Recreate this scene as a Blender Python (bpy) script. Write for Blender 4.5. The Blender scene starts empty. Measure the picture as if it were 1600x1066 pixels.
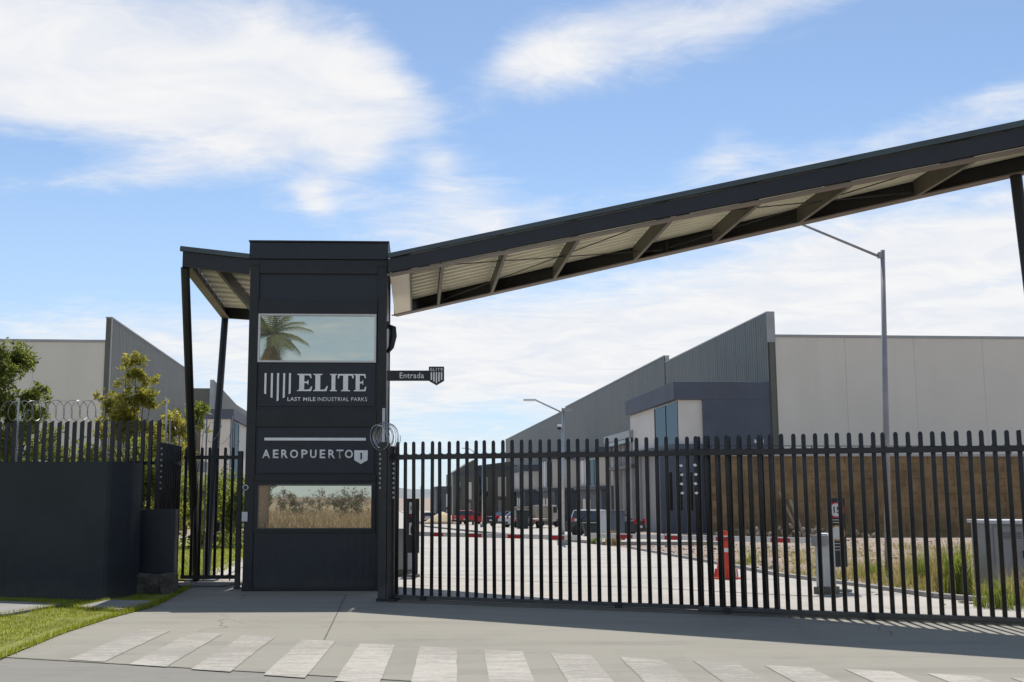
import bpy, bmesh, math, random
from mathutils import Vector, Matrix, noise
random.seed(7)
R = math.radians
scene = bpy.context.scene
COL = scene.collection

# ------------------------------------------------------------------ camera
F, CX, CY, H = 1739.0, 715.0, 533.0, 1.62
PITCH = math.atan(242.0 / F)
SP, CP = math.sin(PITCH), math.cos(PITCH)
cam = bpy.data.cameras.new('camera')
cam.sensor_width = 36.0
cam.lens = F / 1600.0 * 36.0
cam.shift_x = (800 - CX) / 1600.0
cam.clip_start = 0.1
cam.clip_end = 6000
camo = bpy.data.objects.new('camera', cam)
COL.objects.link(camo)
camo.location = (0, 0, H)
camo.rotation_euler = (R(90) + PITCH, 0, 0)
scene.camera = camo

# ------------------------------------------------------------------ light
SUN_DIR = Vector((-0.05, -0.57, -1.0)).normalized()      # direction the light travels
SUN_EL = math.asin(-SUN_DIR.z)
SUN_AZ = math.atan2(-SUN_DIR.x, -SUN_DIR.y)              # clockwise from +Y
sun = bpy.data.lights.new('sun', 'SUN')
sun.energy = 4.0
sun.angle = R(0.53)
sun.color = (1.0, 0.955, 0.89)
suno = bpy.data.objects.new('sun', sun)
COL.objects.link(suno)
suno.rotation_euler = SUN_DIR.to_track_quat('-Z', 'Y').to_euler()
suno.location = (0, 60, 60)

scene.view_settings.view_transform = 'Standard'
scene.view_settings.look = 'None'
scene.view_settings.gamma = 1
scene.view_settings.use_curve_mapping = False
scene.view_settings.exposure = 0.35


def pix_dir(px, py):
    v = (CY - py) / F
    m = (v * CP + SP) / (CP - v * SP)
    dx = (px - CX) / F * (CP + m * SP)
    return dx, m                      # per metre of world Y


world = bpy.data.worlds.new("World")
scene.world = world
world.use_nodes = True
wt = world.node_tree
for n in list(wt.nodes):
    wt.nodes.remove(n)


class NT:
    """small helper for building node graphs"""
    def __init__(s, tree):
        s.t = tree

    def n(s, kind, **kw):
        nd = s.t.nodes.new(kind)
        for k, v in kw.items():
            setattr(nd, k, v)
        return nd

    def link(s, a, b):
        s.t.links.new(a, b)

    def put(s, sock, v):
        if isinstance(v, (int, float, tuple, list)):
            sock.default_value = v
        else:
            s.link(v, sock)

    def math(s, op, a, b=0.0, c=None, clamp=False):
        nd = s.n('ShaderNodeMath', operation=op)
        nd.use_clamp = clamp
        s.put(nd.inputs[0], a)
        s.put(nd.inputs[1], b)
        if c is not None:
            s.put(nd.inputs[2], c)
        return nd.outputs[0]

    def mix(s, fac, a, b, blend='MIX'):
        nd = s.n('ShaderNodeMix', data_type='RGBA', blend_type=blend)
        s.put(nd.inputs[0], fac)
        s.put(nd.inputs[6], a)
        s.put(nd.inputs[7], b)
        return nd.outputs[2]

    def smooth(s, x, lo, hi):
        nd = s.n('ShaderNodeMapRange', interpolation_type='SMOOTHSTEP')
        s.put(nd.inputs[0], x)
        nd.inputs[1].default_value = lo
        nd.inputs[2].default_value = hi
        return nd.outputs[0]

    def noise(s, vec, scale, detail=4, rough=0.55, dist=0.0):
        nd = s.n('ShaderNodeTexNoise')
        if vec is not None:
            s.link(vec, nd.inputs['Vector'])
        nd.inputs['Scale'].default_value = scale
        nd.inputs['Detail'].default_value = detail
        nd.inputs['Roughness'].default_value = rough
        nd.inputs['Distortion'].default_value = dist
        return nd.outputs['Fac']


w = NT(wt)
tc = w.n('ShaderNodeTexCoord')
sky = w.n('ShaderNodeTexSky', sky_type='NISHITA')
sky.sun_disc = False
sky.sun_elevation = SUN_EL
sky.sun_rotation = SUN_AZ
sky.altitude = 2200
sky.air_density = 1.0
sky.dust_density = 1.2
sky.ozone_density = 1.5
sep = w.n('ShaderNodeSeparateXYZ')
w.link(tc.outputs['Generated'], sep.inputs[0])
X, Y, Z = sep.outputs
# a flat cloud layer seen in perspective
zz = w.math('MAXIMUM', w.math('ADD', Z, 0.10), 0.03)
cmb = w.n('ShaderNodeCombineXYZ')
w.put(cmb.inputs[0], w.math('DIVIDE', X, zz))
w.put(cmb.inputs[1], w.math('DIVIDE', Y, zz))
plane = cmb.outputs[0]
mp = w.n('ShaderNodeMapping')
w.link(plane, mp.inputs[0])
mp.inputs['Rotation'].default_value = (0, 0, R(-24))
mp.inputs['Scale'].default_value = (1.0, 1.35, 1.0)
n_big = w.noise(mp.outputs[0], 0.9, 3, 0.5, 0.4)
n_fine = w.noise(mp.outputs[0], 3.2, 9, 0.62, 0.9)
n_wisp = w.noise(mp.outputs[0], 7.0, 9, 0.62, 1.1)
dens = w.math('ADD', w.math('MULTIPLY', n_big, 0.34), w.math('MULTIPLY', n_fine, 0.40))
dens = w.math('ADD', dens, w.math('MULTIPLY', n_wisp, 0.26))
# where the cloud banks stand: (pixel centre, radii, tilt, amount)
BANKS = [
    (230, 95, 420, 100, -4, 0.40), (40, 60, 300, 150, 0, 0.32), (520, 125, 130, 62, -20, 0.26), (330, 185, 260, 30, 0, 0.20),
    (1020, 50, 250, 52, 12, 0.34), (830, 100, 120, 34, 20, 0.22), (1180, 20, 120, 30, 14, 0.18),
    (270, 262, 210, 24, 12, 0.34), (545, 250, 80, 30, 28, 0.34), (492, 312, 22, 28, 50, 0.26), (640, 150, 60, 30, -20, 0.16),
    (1080, 560, 520, 120, 5, 0.58), (1420, 420, 320, 90, 10, 0.50), (690, 545, 230, 52, -3, 0.50),
    (700, 370, 200, 50, 0, 0.28), (680, 250, 34, 50, 20, 0.28), (740, 290, 60, 60, 30, 0.16), (250, 530, 240, 40, 0, 0.28), (60, 520, 130, 24, 0, 0.14),
    (1400, 225, 200, 36, 14, 0.24), (1140, 200, 60, 44, 36, 0.26), (1130, 260, 80, 30, 0, 0.16), (1560, 520, 160, 70, 0, 0.2), (1570, 150, 60, 24, 0, 0.12),
    (340, 610, 120, 60, 0, 0.22),
    (250, 375, 300, 44, 0, -0.25), (900, 200, 200, 50, 6, -0.20), (1330, 120, 260, 50, 12, -0.25), (690, 60, 70, 130, 10, -0.42), (610, 210, 60, 50, 0, -0.14), (120, 235, 150, 30, 0, -0.2), (790, 640, 90, 42, 0, -0.22), (1340, 500, 70, 18, 0, -0.10),
    (1560, 440, 90, 20, 14, -0.30), (50, 262, 100, 40, 0, -0.14), (950, 640, 80, 26, 0, -0.15),
]
bias = 0.0
front = w.smooth(Y, 0.05, 0.4)
for (bx, by, rx, ry, tilt, amt) in BANKS:
    dx, m = pix_dir(bx, by)
    c = Vector((dx, 1, m)).normalized()
    a = R(tilt)
    u = w.math('SUBTRACT', X, c.x)
    v = w.math('SUBTRACT', Z, c.z)
    ur = w.math('ADD', w.math('MULTIPLY', u, math.cos(a) * F / rx), w.math('MULTIPLY', v, math.sin(a) * F / rx))
    vr = w.math('ADD', w.math('MULTIPLY', u, -math.sin(a) * F / ry), w.math('MULTIPLY', v, math.cos(a) * F / ry))
    d2 = w.math('ADD', w.math('MULTIPLY', ur, ur), w.math('MULTIPLY', vr, vr))
    g = w.math('EXPONENT', w.math('MULTIPLY', d2, -0.8))
    bias = w.math('ADD', bias, w.math('MULTIPLY', g, amt))
bias = w.math('MULTIPLY', w.math('MULTIPLY', bias, 0.80), front)
dens = w.math('ADD', dens, bias)
# extra cloud added to the unseen sky overhead and behind, raising the fill light
# thinner cover in front, away from the banks
dens = w.math('ADD', dens, w.math('MULTIPLY_ADD', front, -0.13, 0.08))
cloud = w.smooth(dens, 0.46, 0.90)
shade = w.math('MULTIPLY_ADD', n_fine, 1.3, 0.35, clamp=True)
ccol = w.mix(w.smooth(n_fine, 0.3, 0.7), (5.9, 6.1, 6.55, 1), (6.9, 6.85, 6.8, 1))
skyc = w.mix(1.0, sky.outputs[0], (1.16, 1.17, 1.12, 1), 'MULTIPLY')
haze = w.math('MULTIPLY', w.smooth(Z, 0.34, 0.0), 0.75)
skyh = w.mix(haze, skyc, (3.7, 4.85, 6.2, 1))
final = w.mix(w.math('MULTIPLY', cloud, 0.97), skyh, ccol)
bg = w.n('ShaderNodeBackground')
w.link(final, bg.inputs['Color'])
bg.inputs['Strength'].default_value = 0.108
wo = w.n('ShaderNodeOutputWorld')
w.link(bg.outputs[0], wo.inputs['Surface'])

# ------------------------------------------------------------------ terrain profile and picking
SL, Y1, Y2 = 0.016, 20.0, 200.0


def gz(y):
    if y < Y1:
        return 0.0
    return -SL * (min(y, Y2) - Y1)


def G(px, py):
    """point of the ground that the photograph shows at px, py"""
    dx, m = pix_dir(px, py)
    y = H / -m
    if y > Y1:
        y = (H - SL * Y1) / (-m - SL)
    return Vector((dx * y, y, gz(y)))


def at(px, py, y):
    dx, m = pix_dir(px, py)
    return Vector((dx * y, y, H + m * y))


# ------------------------------------------------------------------ materials
MATS = {}


def mat(name, c, rough=0.6, metal=0.0, var=0.12, nscale=3.0, bump=0.0, bscale=40.0, spec=0.5, c2=None,
        dirt=0.0, dirtc=(0.18, 0.15, 0.12), rvar=0.0, streak=0.0, splash=None):
    m = bpy.data.materials.new(name)
    m.use_nodes = True
    t = NT(m.node_tree)
    bs = m.node_tree.nodes['Principled BSDF']
    geo = t.n('ShaderNodeNewGeometry')
    pos = geo.outputs['Position']
    if c2 is None:
        c2 = tuple(x * (1 - var) for x in c)
        c1 = tuple(min(1, x * (1 + var)) for x in c)
    else:
        c1 = c
    n1 = t.noise(pos, nscale, 6, 0.6, 0.2)
    col = t.mix(t.smooth(n1, 0.3, 0.7), (*c2, 1), (*c1, 1))
    if dirt > 0:
        n2 = t.noise(pos, nscale * 0.37, 8, 0.7, 0.8)
        col = t.mix(t.math('MULTIPLY', t.smooth(n2, 0.5, 0.78), dirt), col, (*dirtc, 1))
    if streak > 0:
        mps = t.n('ShaderNodeMapping')
        t.link(pos, mps.inputs[0])
        mps.inputs['Scale'].default_value = (2.2, 2.2, 0.12)
        ns = t.noise(mps.outputs[0], nscale, 6, 0.65, 0.1)
        col = t.mix(t.math('MULTIPLY', t.smooth(ns, 0.5, 0.75), streak), col, (*dirtc, 1))
    if splash is not None:
        sx = t.n('ShaderNodeSeparateXYZ')
        t.link(pos, sx.inputs[0])
        nz = t.noise(pos, 3.5, 6, 0.7, 0.4)
        hgt = t.math('SUBTRACT', sx.outputs[2], t.math('MULTIPLY', nz, 0.55))
        col = t.mix(t.math('MULTIPLY', t.smooth(hgt, 0.10, -0.32), 0.65), col, (*splash, 1))
    t.link(col, bs.inputs['Base Color'])
    bs.inputs['Roughness'].default_value = rough
    if rvar > 0:
        t.link(t.math('MULTIPLY_ADD', n1, rvar, rough - rvar / 2), bs.inputs['Roughness'])
    bs.inputs['Metallic'].default_value = metal
    bs.inputs['Specular IOR Level'].default_value = spec
    if bump > 0:
        nb = t.noise(pos, bscale, 5, 0.6)
        b = t.n('ShaderNodeBump')
        b.inputs['Strength'].default_value = bump
        b.inputs['Distance'].default_value = 0.02
        t.link(nb, b.inputs['Height'])
        t.link(b.outputs[0], bs.inputs['Normal'])
    MATS[name] = m
    return m


def leafmat(name, c1, c2, trans=0.45, rough=0.5):
    m = bpy.data.materials.new(name)
    m.use_nodes = True
    t = NT(m.node_tree)
    for n in list(m.node_tree.nodes):
        m.node_tree.nodes.remove(n)
    geo = t.n('ShaderNodeNewGeometry')
    n1 = t.noise(geo.outputs['Position'], 2.3, 3, 0.6)
    wn = t.n('ShaderNodeTexWhiteNoise')
    sn = t.n('ShaderNodeVectorMath', operation='SNAP')
    t.link(geo.outputs['Position'], sn.inputs[0])
    sn.inputs[1].default_value = (0.06, 0.06, 0.06)
    t.link(sn.outputs[0], wn.inputs['Vector'])
    f = t.math('ADD', t.math('MULTIPLY', n1, 0.8), t.math('MULTIPLY', wn.outputs['Value'], 0.35), clamp=True)
    col = t.mix(t.smooth(f, 0.3, 0.85), (*c1, 1), (*c2, 1))
    d = t.n('ShaderNodeBsdfPrincipled')
    t.link(col, d.inputs['Base Color'])
    d.inputs['Roughness'].default_value = rough
    d.inputs['Specular IOR Level'].default_value = 0.15
    tr = t.n('ShaderNodeBsdfTranslucent')
    t.link(t.mix(0.5, col, (1.0, 1.0, 0.35, 1), 'SOFT_LIGHT'), tr.inputs['Color'])
    mx = t.n('ShaderNodeMixShader')
    mx.inputs[0].default_value = trans
    t.link(d.outputs[0], mx.inputs[1])
    t.link(tr.outputs[0], mx.inputs[2])
    o = t.n('ShaderNodeOutputMaterial')
    t.link(mx.outputs[0], o.inputs['Surface'])
    MATS[name] = m
    return m


def concrete(name, c, streak=0.12, joints=0.0, ang=0.0, wear=(0.75, 0.72, 0.66)):
    """weathered concrete: blotches, tyre-dragged streaks, fine grain"""
    m = bpy.data.materials.new(name)
    m.use_nodes = True
    t = NT(m.node_tree)
    bs = m.node_tree.nodes['Principled BSDF']
    geo = t.n('ShaderNodeNewGeometry')
    pos = geo.outputs['Position']
    n1 = t.noise(pos, 0.45, 8, 0.62, 0.5)
    n2 = t.noise(pos, 3.1, 8, 0.7, 0.3)
    mpn = t.n('ShaderNodeMapping')
    t.link(pos, mpn.inputs[0])
    mpn.inputs['Rotation'].default_value = (0, 0, R(ang))
    mpn.inputs['Scale'].default_value = (0.5, 5.0, 1)
    n3 = t.noise(mpn.outputs[0], 1.0, 6, 0.65, 0.3)
    n4 = t.noise(pos, 60, 3, 0.6)
    n5 = t.noise(pos, 1.3, 4, 0.5, 1.6)
    v = t.math('ADD', t.math('MULTIPLY', n1, 0.5), t.math('MULTIPLY', n2, 0.22))
    v = t.math('ADD', v, t.math('MULTIPLY', n3, streak * 2))
    v = t.math('ADD', v, t.math('MULTIPLY', n4, 0.14))
    lo = tuple(x * 0.76 for x in c)
    hi = tuple(min(1, x * 1.16) for x in c)
    col = t.mix(t.smooth(v, 0.32, 0.68), (*lo, 1), (*hi, 1))
    stain = t.math('MULTIPLY', t.smooth(n5, 0.63, 0.76), 0.35)
    col = t.mix(stain, col, (c[0] * 0.5, c[1] * 0.49, c[2] * 0.47, 1))
    # dusty light patches and small oil drips
    n6 = t.noise(pos, 0.22, 5, 0.6, 1.0)
    col = t.mix(t.math('MULTIPLY', t.smooth(n6, 0.5, 0.7), 0.4), col, (min(1, c[0] * 1.3), min(1, c[1] * 1.27), min(1, c[2] * 1.2), 1))
    n7 = t.noise(pos, 4.6, 2, 0.5, 0.2)
    col = t.mix(t.math('MULTIPLY', t.smooth(n7, 0.74, 0.80), 0.55), col, (c[0] * 0.35, c[1] * 0.34, c[2] * 0.34, 1))
    # tyre sweeps
    wv = t.n('ShaderNodeTexWave', wave_type='RINGS')
    mpr = t.n('ShaderNodeMapping')
    t.link(pos, mpr.inputs[0])
    mpr.inputs['Location'].default_value = (-14, 2, 0)
    t.link(mpr.outputs[0], wv.inputs['Vector'])
    wv.inputs['Scale'].default_value = 0.16
    wv.inputs['Distortion'].default_value = 1.1
    wv.inputs['Detail'].default_value = 2
    wv.inputs['Detail Scale'].default_value = 0.4
    tyre = t.math('MULTIPLY', t.smooth(wv.outputs['Fac'], 0.86, 0.98), t.smooth(n1, 0.4, 0.62))
    col = t.mix(t.math('MULTIPLY', tyre, 0.22), col, (c[0] * 0.45, c[1] * 0.44, c[2] * 0.44, 1))
    # hairline cracks
    vo = t.n('ShaderNodeTexVoronoi', feature='DISTANCE_TO_EDGE')
    nzv = t.n('ShaderNodeVectorMath', operation='ADD')
    t.link(pos, nzv.inputs[0])
    nc = t.n('ShaderNodeTexNoise')
    t.link(pos, nc.inputs['Vector'])
    nc.inputs['Scale'].default_value = 1.1
    t.link(nc.outputs['Color'], nzv.inputs[1])
    t.link(nzv.outputs[0], vo.inputs['Vector'])
    vo.inputs['Scale'].default_value = 0.33
    crack = t.math('MULTIPLY', t.smooth(vo.outputs['Distance'], 0.006, 0.001), t.smooth(n6, 0.52, 0.60))
    col = t.mix(t.math('MULTIPLY', crack, 0.6), col, (c[0] * 0.4, c[1] * 0.4, c[2] * 0.4, 1))
    t.link(col, bs.inputs['Base Color'])
    bs.inputs['Roughness'].default_value = 0.82
    bs.inputs['Specular IOR Level'].default_value = 0.3
    b = t.n('ShaderNodeBump')
    b.inputs['Strength'].default_value = 0.35
    b.inputs['Distance'].default_value = 0.01
    t.link(t.math('ADD', n2, n4), b.inputs['Height'])
    t.link(b.outputs[0], bs.inputs['Normal'])
    MATS[name] = m
    return m


M = MATS
mat('navy_metal', (0.0105, 0.0135, 0.021), 0.42, 0.0, 0.18, 1.7, 0.16, 9, dirt=0.4, dirtc=(0.024, 0.027, 0.033), rvar=0.25, streak=0.45, splash=(0.05, 0.047, 0.043))
mat('black_metal', (0.013, 0.014, 0.0145), 0.5, 0.0, 0.2, 2.2, 0.1, 20, dirt=0.3, dirtc=(0.045, 0.043, 0.04))
mat('gate_paint', (0.016, 0.0155, 0.0155), 0.45, 0.0, 0.25, 5, 0.15, 30, dirt=0.5, dirtc=(0.055, 0.046, 0.038), splash=(0.10, 0.092, 0.08))
mat('beam_paint', (0.014, 0.0155, 0.018), 0.45, 0.0, 0.15, 1.2, 0.06, 12, dirt=0.25, dirtc=(0.05, 0.05, 0.05))
mat('trim_green', (0.055, 0.075, 0.08), 0.4, 0.0, 0.15, 1.5)
mat('cross_paint', (0.125, 0.115, 0.09), 0.6, 0.0, 0.15, 2, dirt=0.3, dirtc=(0.05, 0.045, 0.035))
mat('cross_web', (0.085, 0.076, 0.056), 0.6, 0.0, 0.15, 2, dirt=0.3, dirtc=(0.05, 0.045, 0.035))
mat('deck_metal', (0.82, 0.79, 0.65), 0.5, 0.0, 0.06, 1.4, 0.05, 9, dirt=0.35, dirtc=(0.48, 0.44, 0.33))
mat('cream_panel', (0.78, 0.73, 0.60), 0.6, 0.0, 0.06, 1.2, dirt=0.25, dirtc=(0.4, 0.37, 0.28))
mat('white_frame', (0.62, 0.61, 0.60), 0.4, 0.0, 0.05, 4)
mat('letter_white', (0.86, 0.85, 0.82), 0.4, 0.0, 0.05, 5)
mat('letter_dark', (0.015, 0.016, 0.02), 0.5)
mat('wall_navy', (0.014, 0.019, 0.026), 0.72, 0.0, 0.2, 1.1, 0.35, 22, dirt=0.5, dirtc=(0.026, 0.029, 0.033), streak=0.4, splash=(0.055, 0.052, 0.045))
mat('stone_dark', (0.085, 0.072, 0.060), 0.9, 0.0, 0.45, 6, 0.9, 14)
mat('pole_grey', (0.30, 0.29, 0.30), 0.5, 0.1, 0.12, 2)
mat('galv', (0.42, 0.43, 0.44), 0.35, 0.7, 0.15, 9)
mat('wire_dull', (0.30, 0.30, 0.30), 0.45, 0.5, 0.2, 9)
mat('orange', (0.72, 0.060, 0.020), 0.5, 0.0, 0.12, 6, dirt=0.35, dirtc=(0.35, 0.05, 0.03))
mat('reflective_band', (0.75, 0.74, 0.72), 0.35, 0.0, 0.08, 9, dirt=0.35, dirtc=(0.5, 0.4, 0.36))
mat('red_paint', (0.45, 0.018, 0.022), 0.4, 0.0, 0.1, 5)
mat('boom_white', (0.68, 0.67, 0.66), 0.4, 0.0, 0.07, 5)
mat('cabinet_grey', (0.27, 0.28, 0.285), 0.55, 0.1, 0.1, 2, dirt=0.5, dirtc=(0.2, 0.185, 0.165))
mat('cabinet_light', (0.50, 0.52, 0.54), 0.5, 0.1, 0.08, 3, dirt=0.4, dirtc=(0.36, 0.34, 0.31))
mat('pale_wall', (0.72, 0.68, 0.585), 0.7, 0.0, 0.03, 0.25, dirt=0.25, dirtc=(0.62, 0.58, 0.49), streak=0.35)
mat('dark_cladding', (0.120, 0.116, 0.094), 0.5, 0.0, 0.08, 0.4, dirt=0.25, dirtc=(0.12, 0.12, 0.11))
mat('cladding_trim', (0.36, 0.36, 0.35), 0.45, 0.3, 0.08, 1)
mat('blue_grey', (0.088, 0.103, 0.130), 0.65, 0.0, 0.08, 0.5, dirt=0.25, dirtc=(0.10, 0.10, 0.11))
mat('office_cream', (0.70, 0.66, 0.59), 0.65, 0.0, 0.04, 0.5)
mat('office_grey', (0.36, 0.35, 0.335), 0.8, 0.0, 0.08, 0.8)
mat('slot_dark', (0.012, 0.013, 0.015), 0.2)
mat('block_brown', (0.22, 0.145, 0.068), 0.92, 0.0, 0.3, 0.9, 0.8, 5, dirt=0.6, dirtc=(0.13, 0.09, 0.05))
mat('mortar', (0.15, 0.105, 0.06), 0.95, 0.0, 0.2, 4)
mat('dirt', (0.33, 0.255, 0.205), 0.95, 0.0, 0.25, 0.8, 0.9, 7, c2=(0.24, 0.18, 0.14), dirt=0.5, dirtc=(0.28, 0.25, 0.20))
mat('field_dry', (0.36, 0.27, 0.18), 0.95, 0.0, 0.3, 0.5, 0.8, 6, dirt=0.5, dirtc=(0.24, 0.24, 0.10))
mat('turf_soil', (0.19, 0.205, 0.03), 0.95, 0.0, 0.3, 2.5, 0.8, 30, dirt=0.5, dirtc=(0.15, 0.15, 0.05))
mat('hill', (0.19, 0.21, 0.215), 0.95, 0.0, 0.1, 0.02)  # bluish grey, distance haze put into the base colour
mat('trunk', (0.13, 0.095, 0.065), 0.9, 0.0, 0.3, 12, 0.8, 30)
mat('rubber', (0.018, 0.018, 0.018), 0.8)
mat('car_glass', (0.03, 0.04, 0.045), 0.05, 0.0, 0.1, 2, spec=1.0)
mat('car_white', (0.66, 0.67, 0.69), 0.25, 0.0, 0.03, 2, spec=0.6)
mat('car_red', (0.50, 0.02, 0.03), 0.25, 0.0, 0.05, 2, spec=0.6)
mat('car_dark', (0.02, 0.023, 0.03), 0.22, 0.0, 0.05, 2, spec=0.6)
mat('car_tan', (0.40, 0.37, 0.32), 0.5, 0.0, 0.1, 2)
mat('lamp_red', (0.55, 0.01, 0.015), 0.2)
mat('bin_green', (0.018, 0.03, 0.028), 0.6)
mat('rubble', (0.24, 0.20, 0.165), 0.95, 0.0, 0.35, 3, 0.6, 12)
mat('plank', (0.33, 0.26, 0.18), 0.85, 0.0, 0.25, 6)
mat('sand', (0.50, 0.40, 0.26), 0.95, 0.0, 0.12, 2, 0.4, 9)
mat('brick_small', (0.36, 0.19, 0.14), 0.9, 0.0, 0.2, 9)
mat('sign_black', (0.022, 0.020, 0.019), 0.5, 0.0, 0.15, 4)
mat('sign_pale', (0.62, 0.60, 0.60), 0.5, 0.0, 0.06, 9)
mat('sign_red', (0.45, 0.02, 0.05), 0.5)
mat('sign_amber', (0.40, 0.22, 0.05), 0.5)
mat('vest', (0.55, 0.10, 0.06), 0.8)
concrete('apron_concrete', (0.226, 0.213, 0.176), 0.20, ang=-21)
concrete('street_concrete', (0.185, 0.176, 0.152), 0.2, ang=-21)
concrete('inner_concrete', (0.36, 0.335, 0.30), 0.14, ang=88)
concrete('slab_concrete', (0.25, 0.24, 0.22), 0.1)
concrete('kerb_concrete', (0.30, 0.29, 0.275), 0.1)
leafmat('leaf_dark', (0.095, 0.120, 0.034), (0.23, 0.255, 0.085), 0.58)
leafmat('leaf_yellow', (0.18, 0.185, 0.035), (0.40, 0.35, 0.10), 0.6)
leafmat('leaf_mid', (0.10, 0.130, 0.030), (0.26, 0.28, 0.085), 0.58)
leafmat('leaf_scrub', (0.085, 0.080, 0.045), (0.19, 0.165, 0.09), 0.3)
leafmat('grass_leaf', (0.17, 0.20, 0.018), (0.31, 0.32, 0.045), 0.5)
leafmat('grass_yellow', (0.20, 0.20, 0.05), (0.36, 0.32, 0.10), 0.5)
leafmat('grass_dry', (0.30, 0.22, 0.11), (0.46, 0.35, 0.20), 0.4)
leafmat('field_straw', (0.21, 0.15, 0.085), (0.36, 0.265, 0.16), 0.3)
leafmat('weed_leaf', (0.10, 0.15, 0.035), (0.27, 0.30, 0.08), 0.5)
leafmat('palm_leaf', (0.11, 0.13, 0.06), (0.22, 0.23, 0.11), 0.4)
leafmat('palm_dead', (0.27, 0.19, 0.09), (0.42, 0.31, 0.16), 0.3)


def paintmat():
    """worn road paint: thin and chipped, the concrete showing through"""
    m = bpy.data.materials.new('road_paint')
    m.use_nodes = True
    t = NT(m.node_tree)
    bs = m.node_tree.nodes['Principled BSDF']
    geo = t.n('ShaderNodeNewGeometry')
    pos = geo.outputs['Position']
    mpn = t.n('ShaderNodeMapping')
    t.link(pos, mpn.inputs[0])
    mpn.inputs['Rotation'].default_value = (0, 0, R(-21))
    mpn.inputs['Scale'].default_value = (0.7, 4.0, 1)
    n3 = t.noise(mpn.outputs[0], 3.0, 9, 0.75, 0.6)
    n1 = t.noise(pos, 14, 8, 0.8, 0.5)
    n0 = t.noise(pos, 0.6, 3, 0.5)
    v = t.math('ADD', t.math('MULTIPLY', n3, 0.5), t.math('MULTIPLY', n1, 0.4))
    n00 = t.noise(pos, 0.35, 2, 0.5)
    v = t.math('ADD', v, t.math('MULTIPLY_ADD', t.math('ADD', n0, n00), 0.28, -0.16))
    f = t.smooth(v, 0.47, 0.68)
    col = t.mix(f, (0.235, 0.22, 0.185, 1), (0.40, 0.375, 0.325, 1))
    t.link(col, bs.inputs['Base Color'])
    bs.inputs['Roughness'].default_value = 0.8
    MATS['road_paint'] = m


paintmat()


def mirrorglass(name, tint, base, fac=0.75):
    m = bpy.data.materials.new(name)
    m.use_nodes = True
    t = NT(m.node_tree)
    for n in list(m.node_tree.nodes):
        m.node_tree.nodes.remove(n)
    d = t.n('ShaderNodeBsdfDiffuse')
    d.inputs[0].default_value = (*base, 1)
    g = t.n('ShaderNodeBsdfGlossy')
    g.inputs[0].default_value = (*tint, 1)
    g.inputs['Roughness'].default_value = 0.012
    geo = t.n('ShaderNodeNewGeometry')
    b = t.n('ShaderNodeBump')
    b.inputs['Strength'].default_value = 0.02
    b.inputs['Distance'].default_value = 0.01
    t.link(t.noise(geo.outputs['Position'], 1.2, 1, 0.4), b.inputs['Height'])
    t.link(b.outputs[0], g.inputs['Normal'])
    mx = t.n('ShaderNodeMixShader')
    mx.inputs[0].default_value = fac
    t.link(d.outputs[0], mx.inputs[1])
    t.link(g.outputs[0], mx.inputs[2])
    o = t.n('ShaderNodeOutputMaterial')
    t.link(mx.outputs[0], o.inputs['Surface'])
    MATS[name] = m


mirrorglass('mirror_glass', (0.66, 0.65, 0.54), (0.30, 0.31, 0.27), 0.74)
mirrorglass('office_glass', (0.20, 0.24, 0.27), (0.03, 0.045, 0.055), 0.6)


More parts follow.
